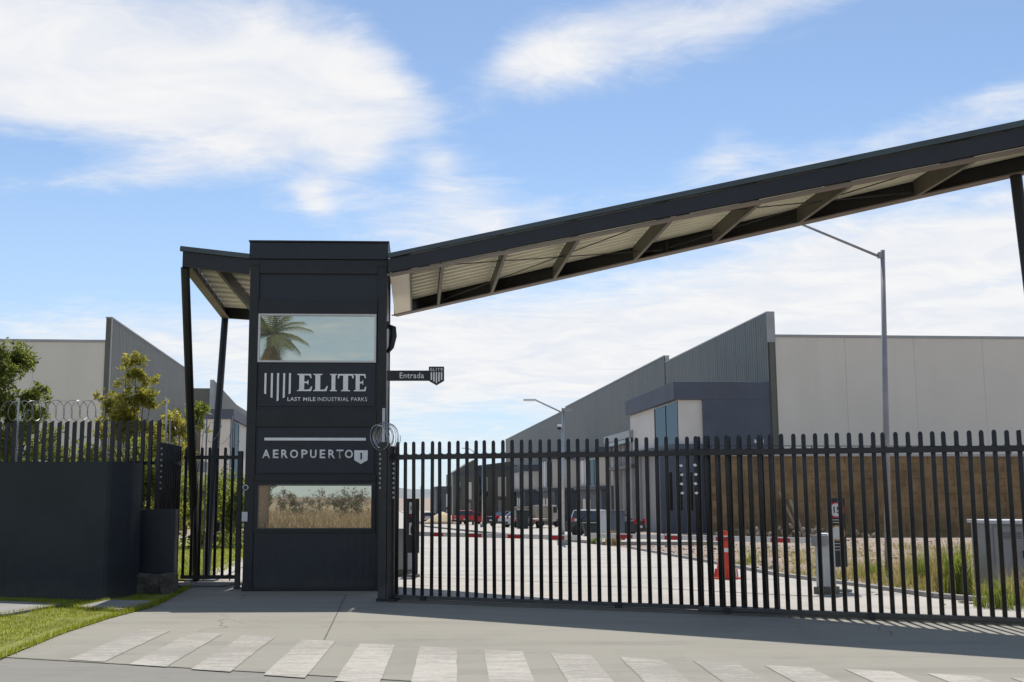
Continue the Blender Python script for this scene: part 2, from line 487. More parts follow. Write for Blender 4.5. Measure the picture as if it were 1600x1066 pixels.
# ------------------------------------------------------------------ mesh building
class MB:
    def __init__(s):
        s.v, s.f = [], []

    def add(s, verts, faces, mtx=None):
        o = len(s.v)
        for p in verts:
            p = Vector(p)
            s.v.append(mtx @ p if mtx is not None else p)
        s.f += [tuple(i + o for i in f) for f in faces]
        return s

    def box(s, a, b, mtx=None):
        x0, y0, z0 = a
        x1, y1, z1 = b
        vs = [(x0, y0, z0), (x1, y0, z0), (x1, y1, z0), (x0, y1, z0), (x0, y0, z1), (x1, y0, z1), (x1, y1, z1), (x0, y1, z1)]
        return s.add(vs, [(0, 3, 2, 1), (4, 5, 6, 7), (0, 1, 5, 4), (1, 2, 6, 5), (2, 3, 7, 6), (3, 0, 4, 7)], mtx)

    def beam(s, p, q, w_, h_, up=(0, 0, 1)):
        """rectangular bar from p to q, section w_ x h_ centred on the line"""
        p, q = Vector(p), Vector(q)
        d = (q - p).normalized()
        up = Vector(up)
        sx = d.cross(up).normalized()
        uz = sx.cross(d).normalized()
        vs = []
        for c in (p, q):
            for a, b in ((-1, -1), (1, -1), (1, 1), (-1, 1)):
                vs.append(c + sx * (a * w_ / 2) + uz * (b * h_ / 2))
        return s.add(vs, [(3, 2, 1, 0), (4, 5, 6, 7), (0, 1, 5, 4), (1, 2, 6, 5), (2, 3, 7, 6), (3, 0, 4, 7)])

    def prism(s, poly, lo, hi, axis='z', mtx=None):
        """extrude a 2D outline (counter-clockwise) along an axis"""
        n = len(poly)

        def mk(a, b, c):
            return {'z': (a, b, c), 'y': (a, c, b), 'x': (c, a, b)}[axis]
        vs = [mk(a, b, lo) for a, b in poly] + [mk(a, b, hi) for a, b in poly]
        fs = [tuple(range(n - 1, -1, -1)), tuple(range(n, 2 * n))]
        fs += [(i, (i + 1) % n, n + (i + 1) % n, n + i) for i in range(n)]
        if axis == 'y':
            fs = [tuple(reversed(f)) for f in fs]
        return s.add(vs, fs, mtx)

    def tube(s, pts, r, n=8, caps=True):
        pts = [Vector(p) for p in pts]
        rs = r if isinstance(r, (list, tuple)) else [r] * len(pts)
        base = len(s.v)
        ref = None
        for i, p in enumerate(pts):
            d = (pts[min(i + 1, len(pts) - 1)] - pts[max(i - 1, 0)])
            if d.length < 1e-9:
                d = Vector((0, 0, 1))
            d.normalize()
            if ref is None:
                ref = Vector((0, 0, 1)) if abs(d.z) < 0.9 else Vector((1, 0, 0))
            a = d.cross(ref)
            if a.length < 1e-6:
                a = d.orthogonal()
            a.normalize()
            b = d.cross(a)
            ref = a.cross(d) * 1.0
            for k in range(n):
                t = 2 * math.pi * k / n
                s.v.append(p + (a * math.cos(t) + b * math.sin(t)) * rs[i])
        for i in range(len(pts) - 1):
            for k in range(n):
                k2 = (k + 1) % n
                s.f.append((base + i * n + k, base + i * n + k2, base + (i + 1) * n + k2, base + (i + 1) * n + k))
        if caps:
            s.f.append(tuple(base + k for k in reversed(range(n))))
            s.f.append(tuple(base + (len(pts) - 1) * n + k for k in range(n)))
        return s

    def lathe(s, prof, n=16, c=(0, 0, 0)):
        base = len(s.v)
        c = Vector(c)
        for r, z in prof:
            for k in range(n):
                t = 2 * math.pi * k / n
                s.v.append(c + Vector((r * math.cos(t), r * math.sin(t), z)))
        for i in range(len(prof) - 1):
            for k in range(n):
                k2 = (k + 1) % n
                s.f.append((base + i * n + k, base + i * n + k2, base + (i + 1) * n + k2, base + (i + 1) * n + k))
        s.f.append(tuple(base + k for k in reversed(range(n))))
        s.f.append(tuple(base + (len(prof) - 1) * n + k for k in range(n)))
        return s

    def mesh(s, name, m, smooth=False):
        me = bpy.data.meshes.new(name)
        me.from_pydata([tuple(v) for v in s.v], [], s.f)
        me.materials.append(M[m] if isinstance(m, str) else m)
        if smooth:
            me.polygons.foreach_set('use_smooth', [True] * len(me.polygons))
        me.update()
        return me

    def build(s, name, m, parent=None, smooth=False, bevel=0.0, loc=None, rot=None, fix=True):
        me = s.mesh(name, m, smooth)
        if fix or bevel:
            bm = bmesh.new()
            bm.from_mesh(me)
            if fix:
                bmesh.ops.recalc_face_normals(bm, faces=bm.faces[:])
            if bevel:
                bmesh.ops.bevel(bm, geom=[e for e in bm.edges if len(e.link_faces) == 2 and e.calc_face_angle(0) > 0.6],
                                offset=bevel, segments=2, profile=0.6, affect='EDGES', clamp_overlap=True)
            bm.to_mesh(me)
            bm.free()
        return place(name, me, parent, loc, rot)


def place(name, me, parent=None, loc=None, rot=None):
    o = bpy.data.objects.new(name, me)
    COL.objects.link(o)
    if parent is not None:
        o.parent = parent
    if loc is not None:
        o.location = loc
    if rot is not None:
        o.rotation_euler = rot
    return o


def tag(o, label, cat, group=None):
    o['label'] = label
    o['category'] = cat
    if group:
        o['group'] = group
    return o


def thing(name, label, cat, loc=(0, 0, 0), rz=0.0, group=None):
    o = bpy.data.objects.new(name, None)
    o.empty_display_size = 0.2
    COL.objects.link(o)
    o.location = loc
    o.rotation_euler = (0, 0, rz)
    return tag(o, label, cat, group)


def copy_tree(o, parent=None):
    c = o.copy()
    COL.objects.link(c)
    c.parent = parent
    for ch in list(o.children):
        copy_tree(ch, c)
    return c


def struct(o, kind='structure'):
    o['kind'] = kind
    return o


def text_obj(name, s_, size, m, parent, loc, depth=0.004, rot=(R(90), 0, 0), spacing=1.0, align='LEFT', offset=0.0, sx=1.0):
    cu = bpy.data.curves.new(name, 'FONT')
    cu.body = s_
    cu.size = size
    cu.extrude = depth
    cu.space_character = spacing
    cu.align_x = align
    cu.offset = offset
    cu.resolution_u = 3
    tmp = bpy.data.objects.new('tmp', cu)
    COL.objects.link(tmp)
    bpy.context.view_layer.update()
    me = bpy.data.meshes.new_from_object(tmp)
    bpy.data.objects.remove(tmp)
    me.materials.clear()
    me.materials.append(M[m])
    me.name = name
    o = place(name, me, parent, loc, rot)
    o.scale = (sx, 1, 1)
    return o


def sheet(name, poly, off, m, kind='structure'):
    """flat ground sheet that follows the terrain profile, off metres above it"""
    bm = bmesh.new()
    vs = [bm.verts.new((p[0], p[1], 0)) for p in poly]
    bm.faces.new(vs)
    for yy in (Y1, Y2):
        bmesh.ops.bisect_plane(bm, geom=bm.verts[:] + bm.edges[:] + bm.faces[:], plane_co=(0, yy, 0), plane_no=(0, 1, 0))
    for v in bm.verts:
        v.co.z = gz(v.co.y) + off
    bmesh.ops.triangulate(bm, faces=bm.faces[:])
    bmesh.ops.recalc_face_normals(bm, faces=bm.faces[:])
    if sum(f.normal.z for f in bm.faces) < 0:
        bmesh.ops.reverse_faces(bm, faces=bm.faces[:])
    me = bpy.data.meshes.new(name)
    bm.to_mesh(me)
    bm.free()
    me.materials.append(M[m])
    o = place(name, me)
    o['kind'] = kind
    return o


def fit_text(name, s_, m, parent, x0, x1, z0, z1, y, depth, bold=0.0):
    """raised lettering that fills the box x0..x1, z0..z1 of its parent's front"""
    o = text_obj(name, s_, 1.0, m, parent, (0, y, 0), depth=0.0, offset=bold, spacing=1.08)
    me = o.data
    xs = [v.co.x for v in me.vertices]
    ys_ = [v.co.y for v in me.vertices]
    ax, bx_, ay, by_ = min(xs), max(xs), min(ys_), max(ys_)
    for v in me.vertices:
        v.co.x = x0 + (v.co.x - ax) / (bx_ - ax) * (x1 - x0)
        v.co.y = z0 + (v.co.y - ay) / (by_ - ay) * (z1 - z0)
    bm = bmesh.new()
    bm.from_mesh(me)
    ext = bmesh.ops.extrude_face_region(bm, geom=bm.faces[:])
    for g_ in ext['geom']:
        if isinstance(g_, bmesh.types.BMVert):
            g_.co.z -= depth
    bmesh.ops.recalc_face_normals(bm, faces=bm.faces[:])
    bm.to_mesh(me)
    bm.free()
    return o


# ------------------------------------------------------------------ gate line frame
GA = Vector((-1.02, 17.6, 0))
GB = Vector((7.14, 14.4, 0))
gu = (GB - GA).normalized()
GANG = math.atan2(gu.y, gu.x)
gn = Vector((gu.y, -gu.x, 0)) * -1
if gn.y < 0:
    gn = -gn                                     # away from the camera
GLEN = (GB - GA).length


def on_line(px, P0, d):
    """parameter along P0 + s d (plan view) where the photograph column px sees it (near eye level)"""
    k = (px - CX) / F * CP
    return (k * P0.y - P0.x) / (d.x - k * d.y)


# ------------------------------------------------------------------ ground
sheet('ground', [(-1800, -1400), (1800, -1400), (1800, 2600), (-1800, 2600)], -0.02, 'dirt')
e1, e2 = G(25, 1028), G(400, 1050)
ed = (e2 - e1).normalized()
q = lambda s_, n_=0.0: (e1.x + ed.x * s_ - ed.y * n_ * -1, e1.y + ed.y * s_ + ed.x * n_ * -1)
sheet('street', [q(-60, -0.5), q(80, -0.5), q(80, 11), q(-60, 11)], -0.005, 'street_concrete')
lawn_edge = [G(-60, 1048), G(0, 1031), G(100, 990), G(170, 967), G(235, 950), G(262, 938), G(300, 918)]
apron = [tuple(p.xy) for p in lawn_edge] + [(-5.25, 20.8), (-5.3, 22.4), (-3.7, 22.4), (-1.2, 22.0)]
apron += [tuple((GA + gn * 0.35).xy), tuple((GB + gn * 0.35 + gu * 12).xy), q(24, 0), q(-1.5, 0)]
sheet('driveway', apron, 0.0, 'apron_concrete')
inner = [tuple((GA + gn * 0.35).xy), (-1.2, 22.0), (-3.7, 22.4), (-4.75, 22.4), (-5.3, 28), (-7.5, 48), (-9.5, 78), (-14, 115), (-19, 220), (-26, 330),
         (-17, 330), (-8.2, 220), (-3.4, 115), (1.6, 78), (6.1, 48), (6.55, 43), (6.75, 30), (6.75, 24), (7.6, 18.2), (9.5, 15.4), tuple((GB + gn * 0.35 + gu * 3.4).xy)]
sheet('road', inner, 0.004, 'inner_concrete')
# concrete pan joints of the inner road and of the driveway: shallow dark grooves
jm = MB()
for yy in (19.5, 24, 28.5, 33, 37.5, 42):
    a, b = Vector((-1.0 if yy < 22 else -4.6, yy + 1.5, 0)), Vector((6.5, yy - 1.2, 0))
    jm.add([(a.x, a.y - 0.03, gz(a.y - 0.03) + 0.0075), (b.x, b.y - 0.03, gz(b.y - 0.03) + 0.0075), (b.x, b.y + 0.03, gz(b.y + 0.03) + 0.0075), (a.x, a.y + 0.03, gz(a.y + 0.03) + 0.0075)], [(0, 1, 2, 3)])
mat('joint', (0.25, 0.24, 0.215), 0.9)
struct(jm.build('road_joints', 'joint'))
jm = MB()
p, p2 = G(541, 929), G(516, 1000)
def strip(mb, a, b, wd, z):
    d = (b - a).normalized()
    s_ = Vector((d.y, -d.x, 0)) * wd / 2
    mb.add([(a - s_).xy.to_3d() + Vector((0, 0, z)), (a + s_).xy.to_3d() + Vector((0, 0, z)), (b + s_).xy.to_3d() + Vector((0, 0, z)), (b - s_).xy.to_3d() + Vector((0, 0, z))], [(0, 1, 2, 3)])
strip(jm, p, G(480, 1055), 0.018, 0.004)
strip(jm, G(245, 938), G(1000, 972), 0.012, 0.0045)
mat('joint_dark', (0.115, 0.108, 0.095), 0.95)
strip(jm, e1 + ed * -2, e1 + ed * 24, 0.010, 0.004)
struct(jm.build('driveway_joints', 'joint_dark'))
# crosswalk bars, parallel to the traffic
tops = [(243, 985), (323, 990), (404, 995), (498, 1001), (590, 1007), (685, 1012), (786, 1017), (892, 1023), (1001, 1029), (1117, 1035), (1230, 1042), (1357, 1048), (1487, 1055), (1620, 1062)]
for i, (a, b) in enumerate(tops):
    p = G(a, b)
    mb = MB()
    wd, ln = 0.40, 2.55
    pts_l, pts_r = [], []
    K = 14
    for k in range(K + 1):
        f = k / K
        jl = (noise.noise(Vector((i * 7.3, f * 9, 1.7))) * 0.008)
        jr = (noise.noise(Vector((i * 7.3, f * 9, 8.7))) * 0.008)
        sk = 0.39 * (0)
        pts_l.append((p.x - wd / 2 + jl, p.y - ln * f + 0.08, 0.005))
        pts_r.append((p.x + wd / 2 + jr, p.y - ln * f - 0.08, 0.005))
    vs = pts_l + pts_r
    mb.add(vs, [(k, k + 1, K + 2 + k, K + 1 + k) for k in range(K)])
    o = mb.build('crosswalk_stripe', 'road_paint')
    if o.data.polygons[0].normal.z < 0:
        o.data.flip_normals()
    struct(o)

# lawns
outer = [tuple(p.xy) for p in lawn_edge] + [(-5.2, 19.6), (-16, 20.5), (-22, 15), (-14, 8.0)]
sheet('lawn', outer, 0.012, 'turf_soil')
sheet('lawn_inside', [(-5.0, 22.6), (-5.5, 28), (-7.7, 48), (-9.0, 60), (-40, 60), (-40, 22.6)], 0.012, 'turf_soil')
sheet('footpath', [(-4.75, 22.4), (-5.3, 28), (-7.5, 48), (-7.9, 48), (-5.85, 28), (-5.25, 22.4)], 0.02, 'inner_concrete')


def inpoly(x, y, poly):
    c = False
    n = len(poly)
    for i in range(n):
        x1, y1 = poly[i][:2]
        x2, y2 = poly[(i + 1) % n][:2]
        if (y1 > y) != (y2 > y) and x < (x2 - x1) * (y - y1) / (y2 - y1) + x1:
            c = not c
    return c


def blades(mb, n, pick, h0, h1, wd, lean=0.5, z0=0.0):
    for _ in range(n):
        p = pick()
        if p is None:
            continue
        x, y = p
        h = random.uniform(h0, h1)
        a = random.uniform(0, math.tau)
        la = random.uniform(0, math.tau)
        l = random.uniform(0, lean) * h
        z = gz(y) + z0
        dx, dy = math.cos(a) * wd / 2, math.sin(a) * wd / 2
        o = len(mb.v)
        mx, my = x + math.cos(la) * l * 0.35, y + math.sin(la) * l * 0.35
        mb.v += [Vector((x - dx, y - dy, z)), Vector((x + dx, y + dy, z)), Vector((mx + dx * .7, my + dy * .7, z + h * .6)), Vector((mx - dx * .7, my - dy * .7, z + h * .6)),
                 Vector((x + math.cos(la) * l, y + math.sin(la) * l, z + h))]
        mb.f += [(o, o + 1, o + 2, o + 3), (o + 3, o + 2, o + 4)]


slab_px = [[(-80, 940), (-80, 972), (10, 965), (95, 949), (40, 945), (0, 944)], [(118, 953), (185, 958), (236, 949), (250, 944), (170, 942)]]
slab_polys = [[tuple(G(*p).xy) for p in s_] for s_ in slab_px]


def pick_outer():
    x, y = random.uniform(-13, -4.9), random.uniform(10.5, 19.2)
    if not inpoly(x, y, outer) or x / y < -0.47 or any(inpoly(x, y, s_) for s_ in slab_polys):
        return None
    if noise.noise(Vector((x * 1.3, y * 1.3, 0))) < -0.35 and random.random() < 0.6:
        return None
    return x, y


mb = MB()
blades(mb, 90000, pick_outer, 0.012, 0.034, 0.007, 0.9, 0.012)
o = mb.build('lawn_grass', 'grass_leaf', fix=False)
tag(struct(o, 'stuff'), 'short green mown grass on the lawn at the left edge', 'grass')
mb = MB()
blades(mb, 16000, pick_outer, 0.012, 0.034, 0.007, 0.9, 0.012)
tag(struct(mb.build('lawn_grass_dry', 'grass_yellow', fix=False), 'stuff'), 'yellowed blades scattered through the lawn at the left', 'grass')
# a ragged fringe where lawn meets slab and driveway
mb = MB()
segs = [(lawn_edge[i].xy, lawn_edge[i + 1].xy) for i in range(len(lawn_edge) - 1)]
for sp in slab_polys:
    segs += [(Vector(sp[i]), Vector(sp[(i + 1) % len(sp)])) for i in range(len(sp))]


def pick_edge():
    a, b = random.choice(segs)
    f = random.random()
    p = a.lerp(b, f)
    return p.x + random.gauss(-0.02, 0.03), p.y + random.gauss(0, 0.03)


blades(mb, 6000, pick_edge, 0.03, 0.09, 0.008, 0.7, 0.01)
tag(struct(mb.build('edge_grass', 'grass_leaf', fix=False), 'stuff'), 'ragged grass fringe along the edge of the concrete driveway', 'grass')


def pick_inner():
    y = 22.7 + 22 * random.random() ** 1.5
    x = random.uniform(-15, -5.0)
    if x > -5.0 - (y - 22.6) * 0.1 or x / y < -0.30:
        return None
    return x, y


mb = MB()
blades(mb, 26000, pick_inner, 0.04, 0.09, 0.016, 0.7, 0.012)
tag(struct(mb.build('garden_grass', 'grass_leaf', fix=False), 'stuff'), 'sunlit green lawn behind the pedestrian gate', 'grass')
for i, sp in enumerate(slab_polys):
    mb = MB().prism([tuple(p) for p in sp], 0.0, 0.05)
    o = mb.build('paving_slab', 'slab_concrete', bevel=0.006)
    tag(o, ['pale concrete slab set in the lawn at the left edge of the picture', 'smaller grey concrete slab between the lawn and the driveway corner'][i], 'slab')

# paver strip inside the pedestrian gate
mb = thing('paver_strip', 'strip of small grey pavers under the pedestrian gate', 'paving', (-4.75, 20.9, 0), 0)
pv = MB().box((-0.095, -0.045, 0.0), (0.095, 0.045, 0.014)).mesh('paver', 'slab_concrete')
for r_ in range(8):
    for c_ in range(5):
        place('paver', pv, mb, (-0.4 + c_ * 0.2 + (0.1 if r_ % 2 else 0), -0.3 + r_ * 0.1, random.uniform(0, 0.003)), (0, 0, random.uniform(-.03, .03)))

# ------------------------------------------------------------------ gate tower
TY = 19.5
TPH = R(1.9)
t0 = at(378, 924, TY)
TX0 = t0.x
TW = 2.44
T = thing('gate_tower', 'tall dark navy container tower with two windows and white company lettering', 'tower', (TX0, TY, 0), TPH)


def tz(py):
    return at(490, py, TY).z


def tx(px, py):
    return (at(px, py, TY).x - TX0) / math.cos(TPH)


zt = {k: tz(k) for k in (378, 405, 427, 470, 490, 566, 640, 667, 742, 752, 832)}
D = 2.3
TOP = 6.12
# corner posts
for (x0, y0) in ((0, 0), (TW - 0.165, 0), (0, D - 0.165), (TW - 0.165, D - 0.165)):
    MB().box((x0, y0, 0), (x0 + 0.165, y0 + 0.165, zt[405])).build('corner_post', 'black_metal', T, bevel=0.012)
for sx_ in (0.0, TW - 0.165):
    for zz_ in (zt[405] - 0.12, 0.0):
        MB().box((sx_ - 0.008, -0.012, zz_), (sx_ + 0.173, 0.16, zz_ + 0.118)).build('corner_casting', 'black_metal', T, bevel=0.01)
MB().box((-0.02, -0.03, zt[405] + 0.002), (TW + 0.02, D, TOP)).build('cap_band', 'navy_metal', T, bevel=0.015)
MB().box((-0.035, -0.045, TOP + 0.002), (TW + 0.035, D + 0.02, TOP + 0.03)).build('cap_flashing', 'black_metal', T, bevel=0.004)


def ledge(za, zb, dep=0.045):
    MB().box((0.167, 0.03 - dep, za), (TW - 0.167, 0.10, zb)).build('ledge', 'black_metal', T, bevel=0.006)


def panel(za, zb, y=0.045):
    """pressed steel panel with its vertical corrugation"""
    mb = MB()
    n = 16
    x0, x1 = 0.167, TW - 0.167
    st = (x1 - x0) / n
    pts = []
    for i in range(n):
        a = x0 + i * st
        pts += [(a, y), (a + st * 0.42, y), (a + st * 0.5, y + 0.0012), (a + st * 0.92, y + 0.0012)]
    pts.append((x1, y))
    m_ = len(pts)
    vs = [(p[0], p[1], za) for p in pts] + [(p[0], p[1], zb) for p in pts]
    mb.add(vs, [(i, i + 1, m_ + i + 1, m_ + i) for i in range(m_ - 1)])
    mb.box((x0, y + 0.02, za), (x1, y + 0.05, zb))
    return mb.build('wall_panel', 'navy_metal', T)


ledge(zt[427], zt[405] - 0.002, 0.03)
panel(zt[470], zt[427])
ledge(zt[490], zt[470], 0.055)
panel(zt[640], zt[566])
ledge(zt[667], zt[640], 0.02)
panel(zt[742], zt[667])
ledge(zt[752], zt[742], 0.05)
panel(0.05, zt[832])
ledge(0.0, 0.052, 0.04)
# smooth sign boards that carry the lettering
MB().box((0.2, 0.015, zt[640] + 0.06), (TW - 0.2, 0.04, zt[566] - 0.01)).build('sign_board', 'navy_metal', T, bevel=0.004)
MB().box((0.2, 0.015, zt[742] + 0.03), (TW - 0.2, 0.04, zt[667] - 0.01)).build('sign_board', 'navy_metal', T, bevel=0.004)
# side and back walls
MB().box((0.02, 0.167, 0.0), (0.05, D - 0.167, zt[405])).box((TW - 0.05, 0.167, 0.0), (TW - 0.02, D - 0.167, zt[405])).build('side_wall', 'navy_metal', T)
MB().box((0.167, D - 0.05, 0.0), (TW - 0.167, D - 0.02, zt[405])).build('rear_wall', 'navy_metal', T)


def window(x0, x1, z0, z1, fm, fw, y=0.0, head=0.02):
    mb = MB()
    mb.box((x0, y - head, z0), (x0 + fw, y + 0.07, z1)).box((x1 - fw, y - head, z0), (x1, y + 0.07, z1))
    mb.box((x0 + fw, y - head, z1 - fw), (x1 - fw, y + 0.07, z1)).box((x0 + fw, y - head, z0), (x1 - fw, y + 0.07, z0 + fw))
    fr = mb.build('window', fm, T)
    MB().box((x0 + fw * .9, y + 0.02, z0 + fw * .9), (x1 - fw * .9, y + 0.028, z1 - fw * .9)).build('glass', 'mirror_glass', fr)
    return fr


window(0.168, TW - 0.185, zt[566], zt[490] - 0.003, 'white_frame', 0.032)
window(0.168, TW - 0.168, zt[832], zt[752] - 0.003, 'black_metal', 0.06, 0.0, 0.015)
# second thin pale rim of the lower window
xa, xb = 0.23, TW - 0.23
za, zb = zt[832] + 0.062, zt[752] - 0.066
rim = MB()
rim.box((xa, -0.006, za), (xa + 0.014, 0.017, zb)).box((xb - 0.014, -0.006, za), (xb, 0.017, zb)).box((xa + .014, -0.006, zb - 0.014), (xb - .014, 0.017, zb)).box((xa + .014, -0.006, za), (xb - .014, 0.017, za + 0.014))
rim.build('window_rim', 'cross_paint', T)


# --- lettering ELITE: flared slab letters drawn as outlines
def glyph(poly, name, x, z, sx_, sz, y=-0.006, m='letter_white', dep=0.02, parent=T):
    mb = MB().prism([(x + a * sx_, z + b * sz) for a, b in poly], y, y + dep, 'y')
    return mb.build(name, m, parent)


E_ = [(0, 0), (.80, 0), (.86, .27), (.80, .27), (.70, .10), (.40, .08), (.40, .46), (.56, .46), (.60, .38), (.64, .38), (.64, .64), (.60, .64), (.56, .55), (.40, .55),
      (.40, .92), (.68, .91), (.76, .75), (.82, .75), (.78, 1), (0, 1), (0, .95), (.12, .92), (.12, .08), (0, .05)]
L_ = [(0, 0), (.76, 0), (.84, .30), (.78, .30), (.66, .10), (.40, .08), (.40, .92), (.52, .95), (.52, 1), (0, 1), (0, .95), (.12, .92), (.12, .08), (0, .05)]
I_ = [(0, 0), (.52, 0), (.52, .05), (.40, .08), (.40, .92), (.52, .95), (.52, 1), (0, 1), (0, .95), (.12, .92), (.12, .08), (0, .05)]
T_ = [(.20, 0), (.72, 0), (.72, .05), (.60, .08), (.60, .91), (.80, .90), (.86, .74), (.92, .74), (.90, 1), (.02, 1), (0, .74), (.06, .74), (.12, .90), (.32, .91), (.32, .08), (.20, .05)]
lz0, lz1 = tz(611), tz(584)
lh = lz1 - lz0
for pl, a, b in ((E_, 464, 487.5), (L_, 489, 512), (I_, 515, 526), (T_, 527, 552), (E_, 552.5, 572)):
    w0 = max(p_[0] for p_ in pl)
    xa, xb = tx(a, 598), tx(b, 598)
    glyph(pl, 'letter', xa, lz0, (xb - xa) / w0, lh)
# five descending bars of the emblem
for (a, lo) in ((413, 616), (423, 622), (432.5, 627), (442, 622), (451, 616)):
    xa = tx(a, 600)
    z0, z1 = tz(lo), tz(583)
    glyph([(0, 0.03), (1, 0), (1, 1), (0, 1)] if a < 430 else [(0, 0), (1, 0.03), (1, 1), (0, 1)], 'emblem_bar', xa, z0, 0.034, z1 - z0)
for wd_, a, b, bo in (('LAST MILE', 448.7, 492.4, 0.02), ('INDUSTRIAL PARKS', 495.5, 573, 0.004)):
    fit_text('tagline', wd_, 'letter_white', T, tx(a, 623), tx(b, 623), tz(626.6), tz(620.4), 0.004, 0.012, bo)
# white rule and AEROPUERTO
MB().box((tx(413, 686), -0.002, tz(688.3)), (tx(571, 686), 0.016, tz(684))).build('rule_bar', 'letter_white', T)
for ch, a, b in zip('AEROPUERTO', (409.5, 426, 439, 452.8, 470.3, 484, 499, 512.5, 525, 538.4), (421.8, 435, 449.6, 465.3, 480, 494, 507.7, 523, 536, 551)):
    fit_text('letter', ch, 'letter_white', T, tx(a, 710), tx(b, 710), tz(716), tz(702.6), 0.003, 0.013, 0.022)
shx, shz = tx(553, 712), tz(725)
sw, shh = tx(574, 712) - shx, tz(703.5) - tz(725)
sh = glyph([(0.5, 0), (1, .28), (1, 1), (0, 1), (0, .28)], 'shield', shx, shz, sw, shh)
glyph([(0.46, .3), (.58, .38), (.58, .82), (.40, .78), (.46, .72)], 'numeral', shx, shz, sw, shh, -0.010, 'letter_dark', 0.004, sh)
# intercom camera and card reader on the left post
cx_, cz_ = tx(384, 762), tz(762)
ic = MB().lathe([(0.055, 0), (0.055, 0.025), (0.045, 0.035)], 20)
ic = ic.build('intercom', 'galv', T, smooth=False, loc=(cx_, -0.001, cz_), rot=(R(90), 0, 0))
MB().lathe([(0.034, 0.0355), (0.030, 0.042), (0.015, 0.046)], 16).build('lens', 'slot_dark', ic)
kp = MB().box((tx(378, 808), -0.03, tz(815)), (tx(387, 808), -0.013, tz(800))).build('card_reader', 'boom_white', T, bevel=0.004)
# loose brick and pipe lying on the roof
o = MB().box((-0.12, -0.05, 0), (0.12, 0.05, 0.06)).build('brick', 'brick_small', None, loc=(at(443, 378, TY + .3).x, TY + 0.3, TOP + 0.031), rot=(0, 0, 0.2))
tag(o, 'small reddish brick lying on top of the navy tower', 'brick')
# dark lamp bracket on the right flank
lp = thing('wall_lamp', 'dark wall lamp fixed to the right side of the tower under the canopy', 'lamp', (TX0 + TW + 0.0, TY + 0.3, 0))
zc = tz(520)
MB().tube([(0.0, 0, zc - 0.32), (0.07, -0.02, zc - 0.22), (0.11, -0.03, zc - 0.02), (0.10, -0.03, zc + 0.12), (0.0, 0, zc + 0.18)], [0.03, 0.05, 0.06, 0.06, 0.03], 10).build('housing', 'black_metal', lp, smooth=True)
MB().box((-0.03, -0.06, zc + 0.12), (0.03, 0.06, zc + 0.24)).build('bracket', 'black_metal', lp)

# ------------------------------------------------------------------ blade sign "Entrada"
BS = thing('blade_sign', 'black blade sign reading Entrada with a striped shield, beside the tower', 'sign', (TX0 + TW + 0.03, TY + 0.10, 0), 0)
bx = lambda px: at(px, 586, TY + 0.1).x - BS.location.x
bz = lambda py: at(650, py, TY + 0.1).z
MB().box((-0.02, 0, bz(595)), (bx(672), 0.05, bz(579))).build('arm_board', 'sign_black', BS, bevel=0.004)
a, b = bx(670), bx(694)
sp_ = MB().prism([(a, bz(595)), ((a + b) / 2, bz(602)), (b, bz(595)), (b, bz(573)), (a, bz(573))], -0.012, 0.062, 'y').build('shield', 'sign_black', BS)
fit_text('lettering', 'Entrada', 'letter_white', BS, bx(624.5), bx(662.5), bz(591.3), bz(582.3), -0.006, 0.005, 0.012)
for i in range(5):
    xx = a + (b - a) * (0.17 + 0.165 * i)
    lo = bz([594, 596.5, 599, 596.5, 594][i])
    MB().box((xx - 0.013, -0.020, lo), (xx + 0.013, -0.011, bz(582))).build('emblem_bar', 'letter_white', sp_)
fit_text('shield_lettering', 'ELITE', 'letter_white', sp_, bx(672.4), bx(692.2), bz(580), bz(575.4), -0.018, 0.005, 0.01)

# ------------------------------------------------------------------ main canopy
TRX = TX0 + TW                                        # right face of the tower
F0 = Vector((at(607, 420, TY).x + 0.0, TY, 0))
P16 = at(1600, 233, 14.3)
fd = Vector((P16.x - F0.x, 14.3 - F0.y, 0)).normalized()
cd = Vector((-0.036, 1, 0)).normalized()              # direction of the cross members
zb0 = at(607, 430, TY).z
s16 = (Vector((P16.x, 14.3, 0)) - F0).length
P16 = F0 + fd * s16
zb16 = at(1600, 233, P16.y).z
k16 = (P16.y * CP + (zb16 - H) * SP) / (P16.y * CP)   # columns shift slightly with height
zt0, zt16 = at(607, 397, TY).z, at(1600, 190, P16.y).z


def zbot(s_):
    return zb0 + (zb16 - zb0) * s_ / s16


def Fp(s_, dz=0.0):
    p = F0 + fd * s_
    return Vector((p.x, p.y, zbot(s_) + dz))


def s_of(px):
    s_ = 3.0
    for _ in range(12):
        p = Fp(s_)
        dep = p.y * CP + (p.z - H) * SP
        # move until column matches
        cur = CX + F * p.x / dep
        s_ += (px - cur) / 95.0
    return s_


sC, sB = s_of(690), s_of(1530)


def Dp(s_):
    return 4.32 + (2.12 - 4.32) * (s_ - sC) / (sB - sC)


def Bp(s_, dz=0.0):
    p = F0 + fd * s_ + cd * Dp(s_)
    return Vector((p.x, p.y, zbot(s_) + dz))


BH = 0.285
S0, S1 = 0.02, s16 + 2.2
CN = thing('entrance_canopy', 'long dark steel canopy rising to the right above the sliding gates', 'canopy', (F0.x, F0.y, 0))
LOC = Vector(CN.location)


def cbuild(mb, name, m, parent=CN, **kw):
    mb.v = [v - LOC for v in mb.v]
    return mb.build(name, m, parent, **kw)


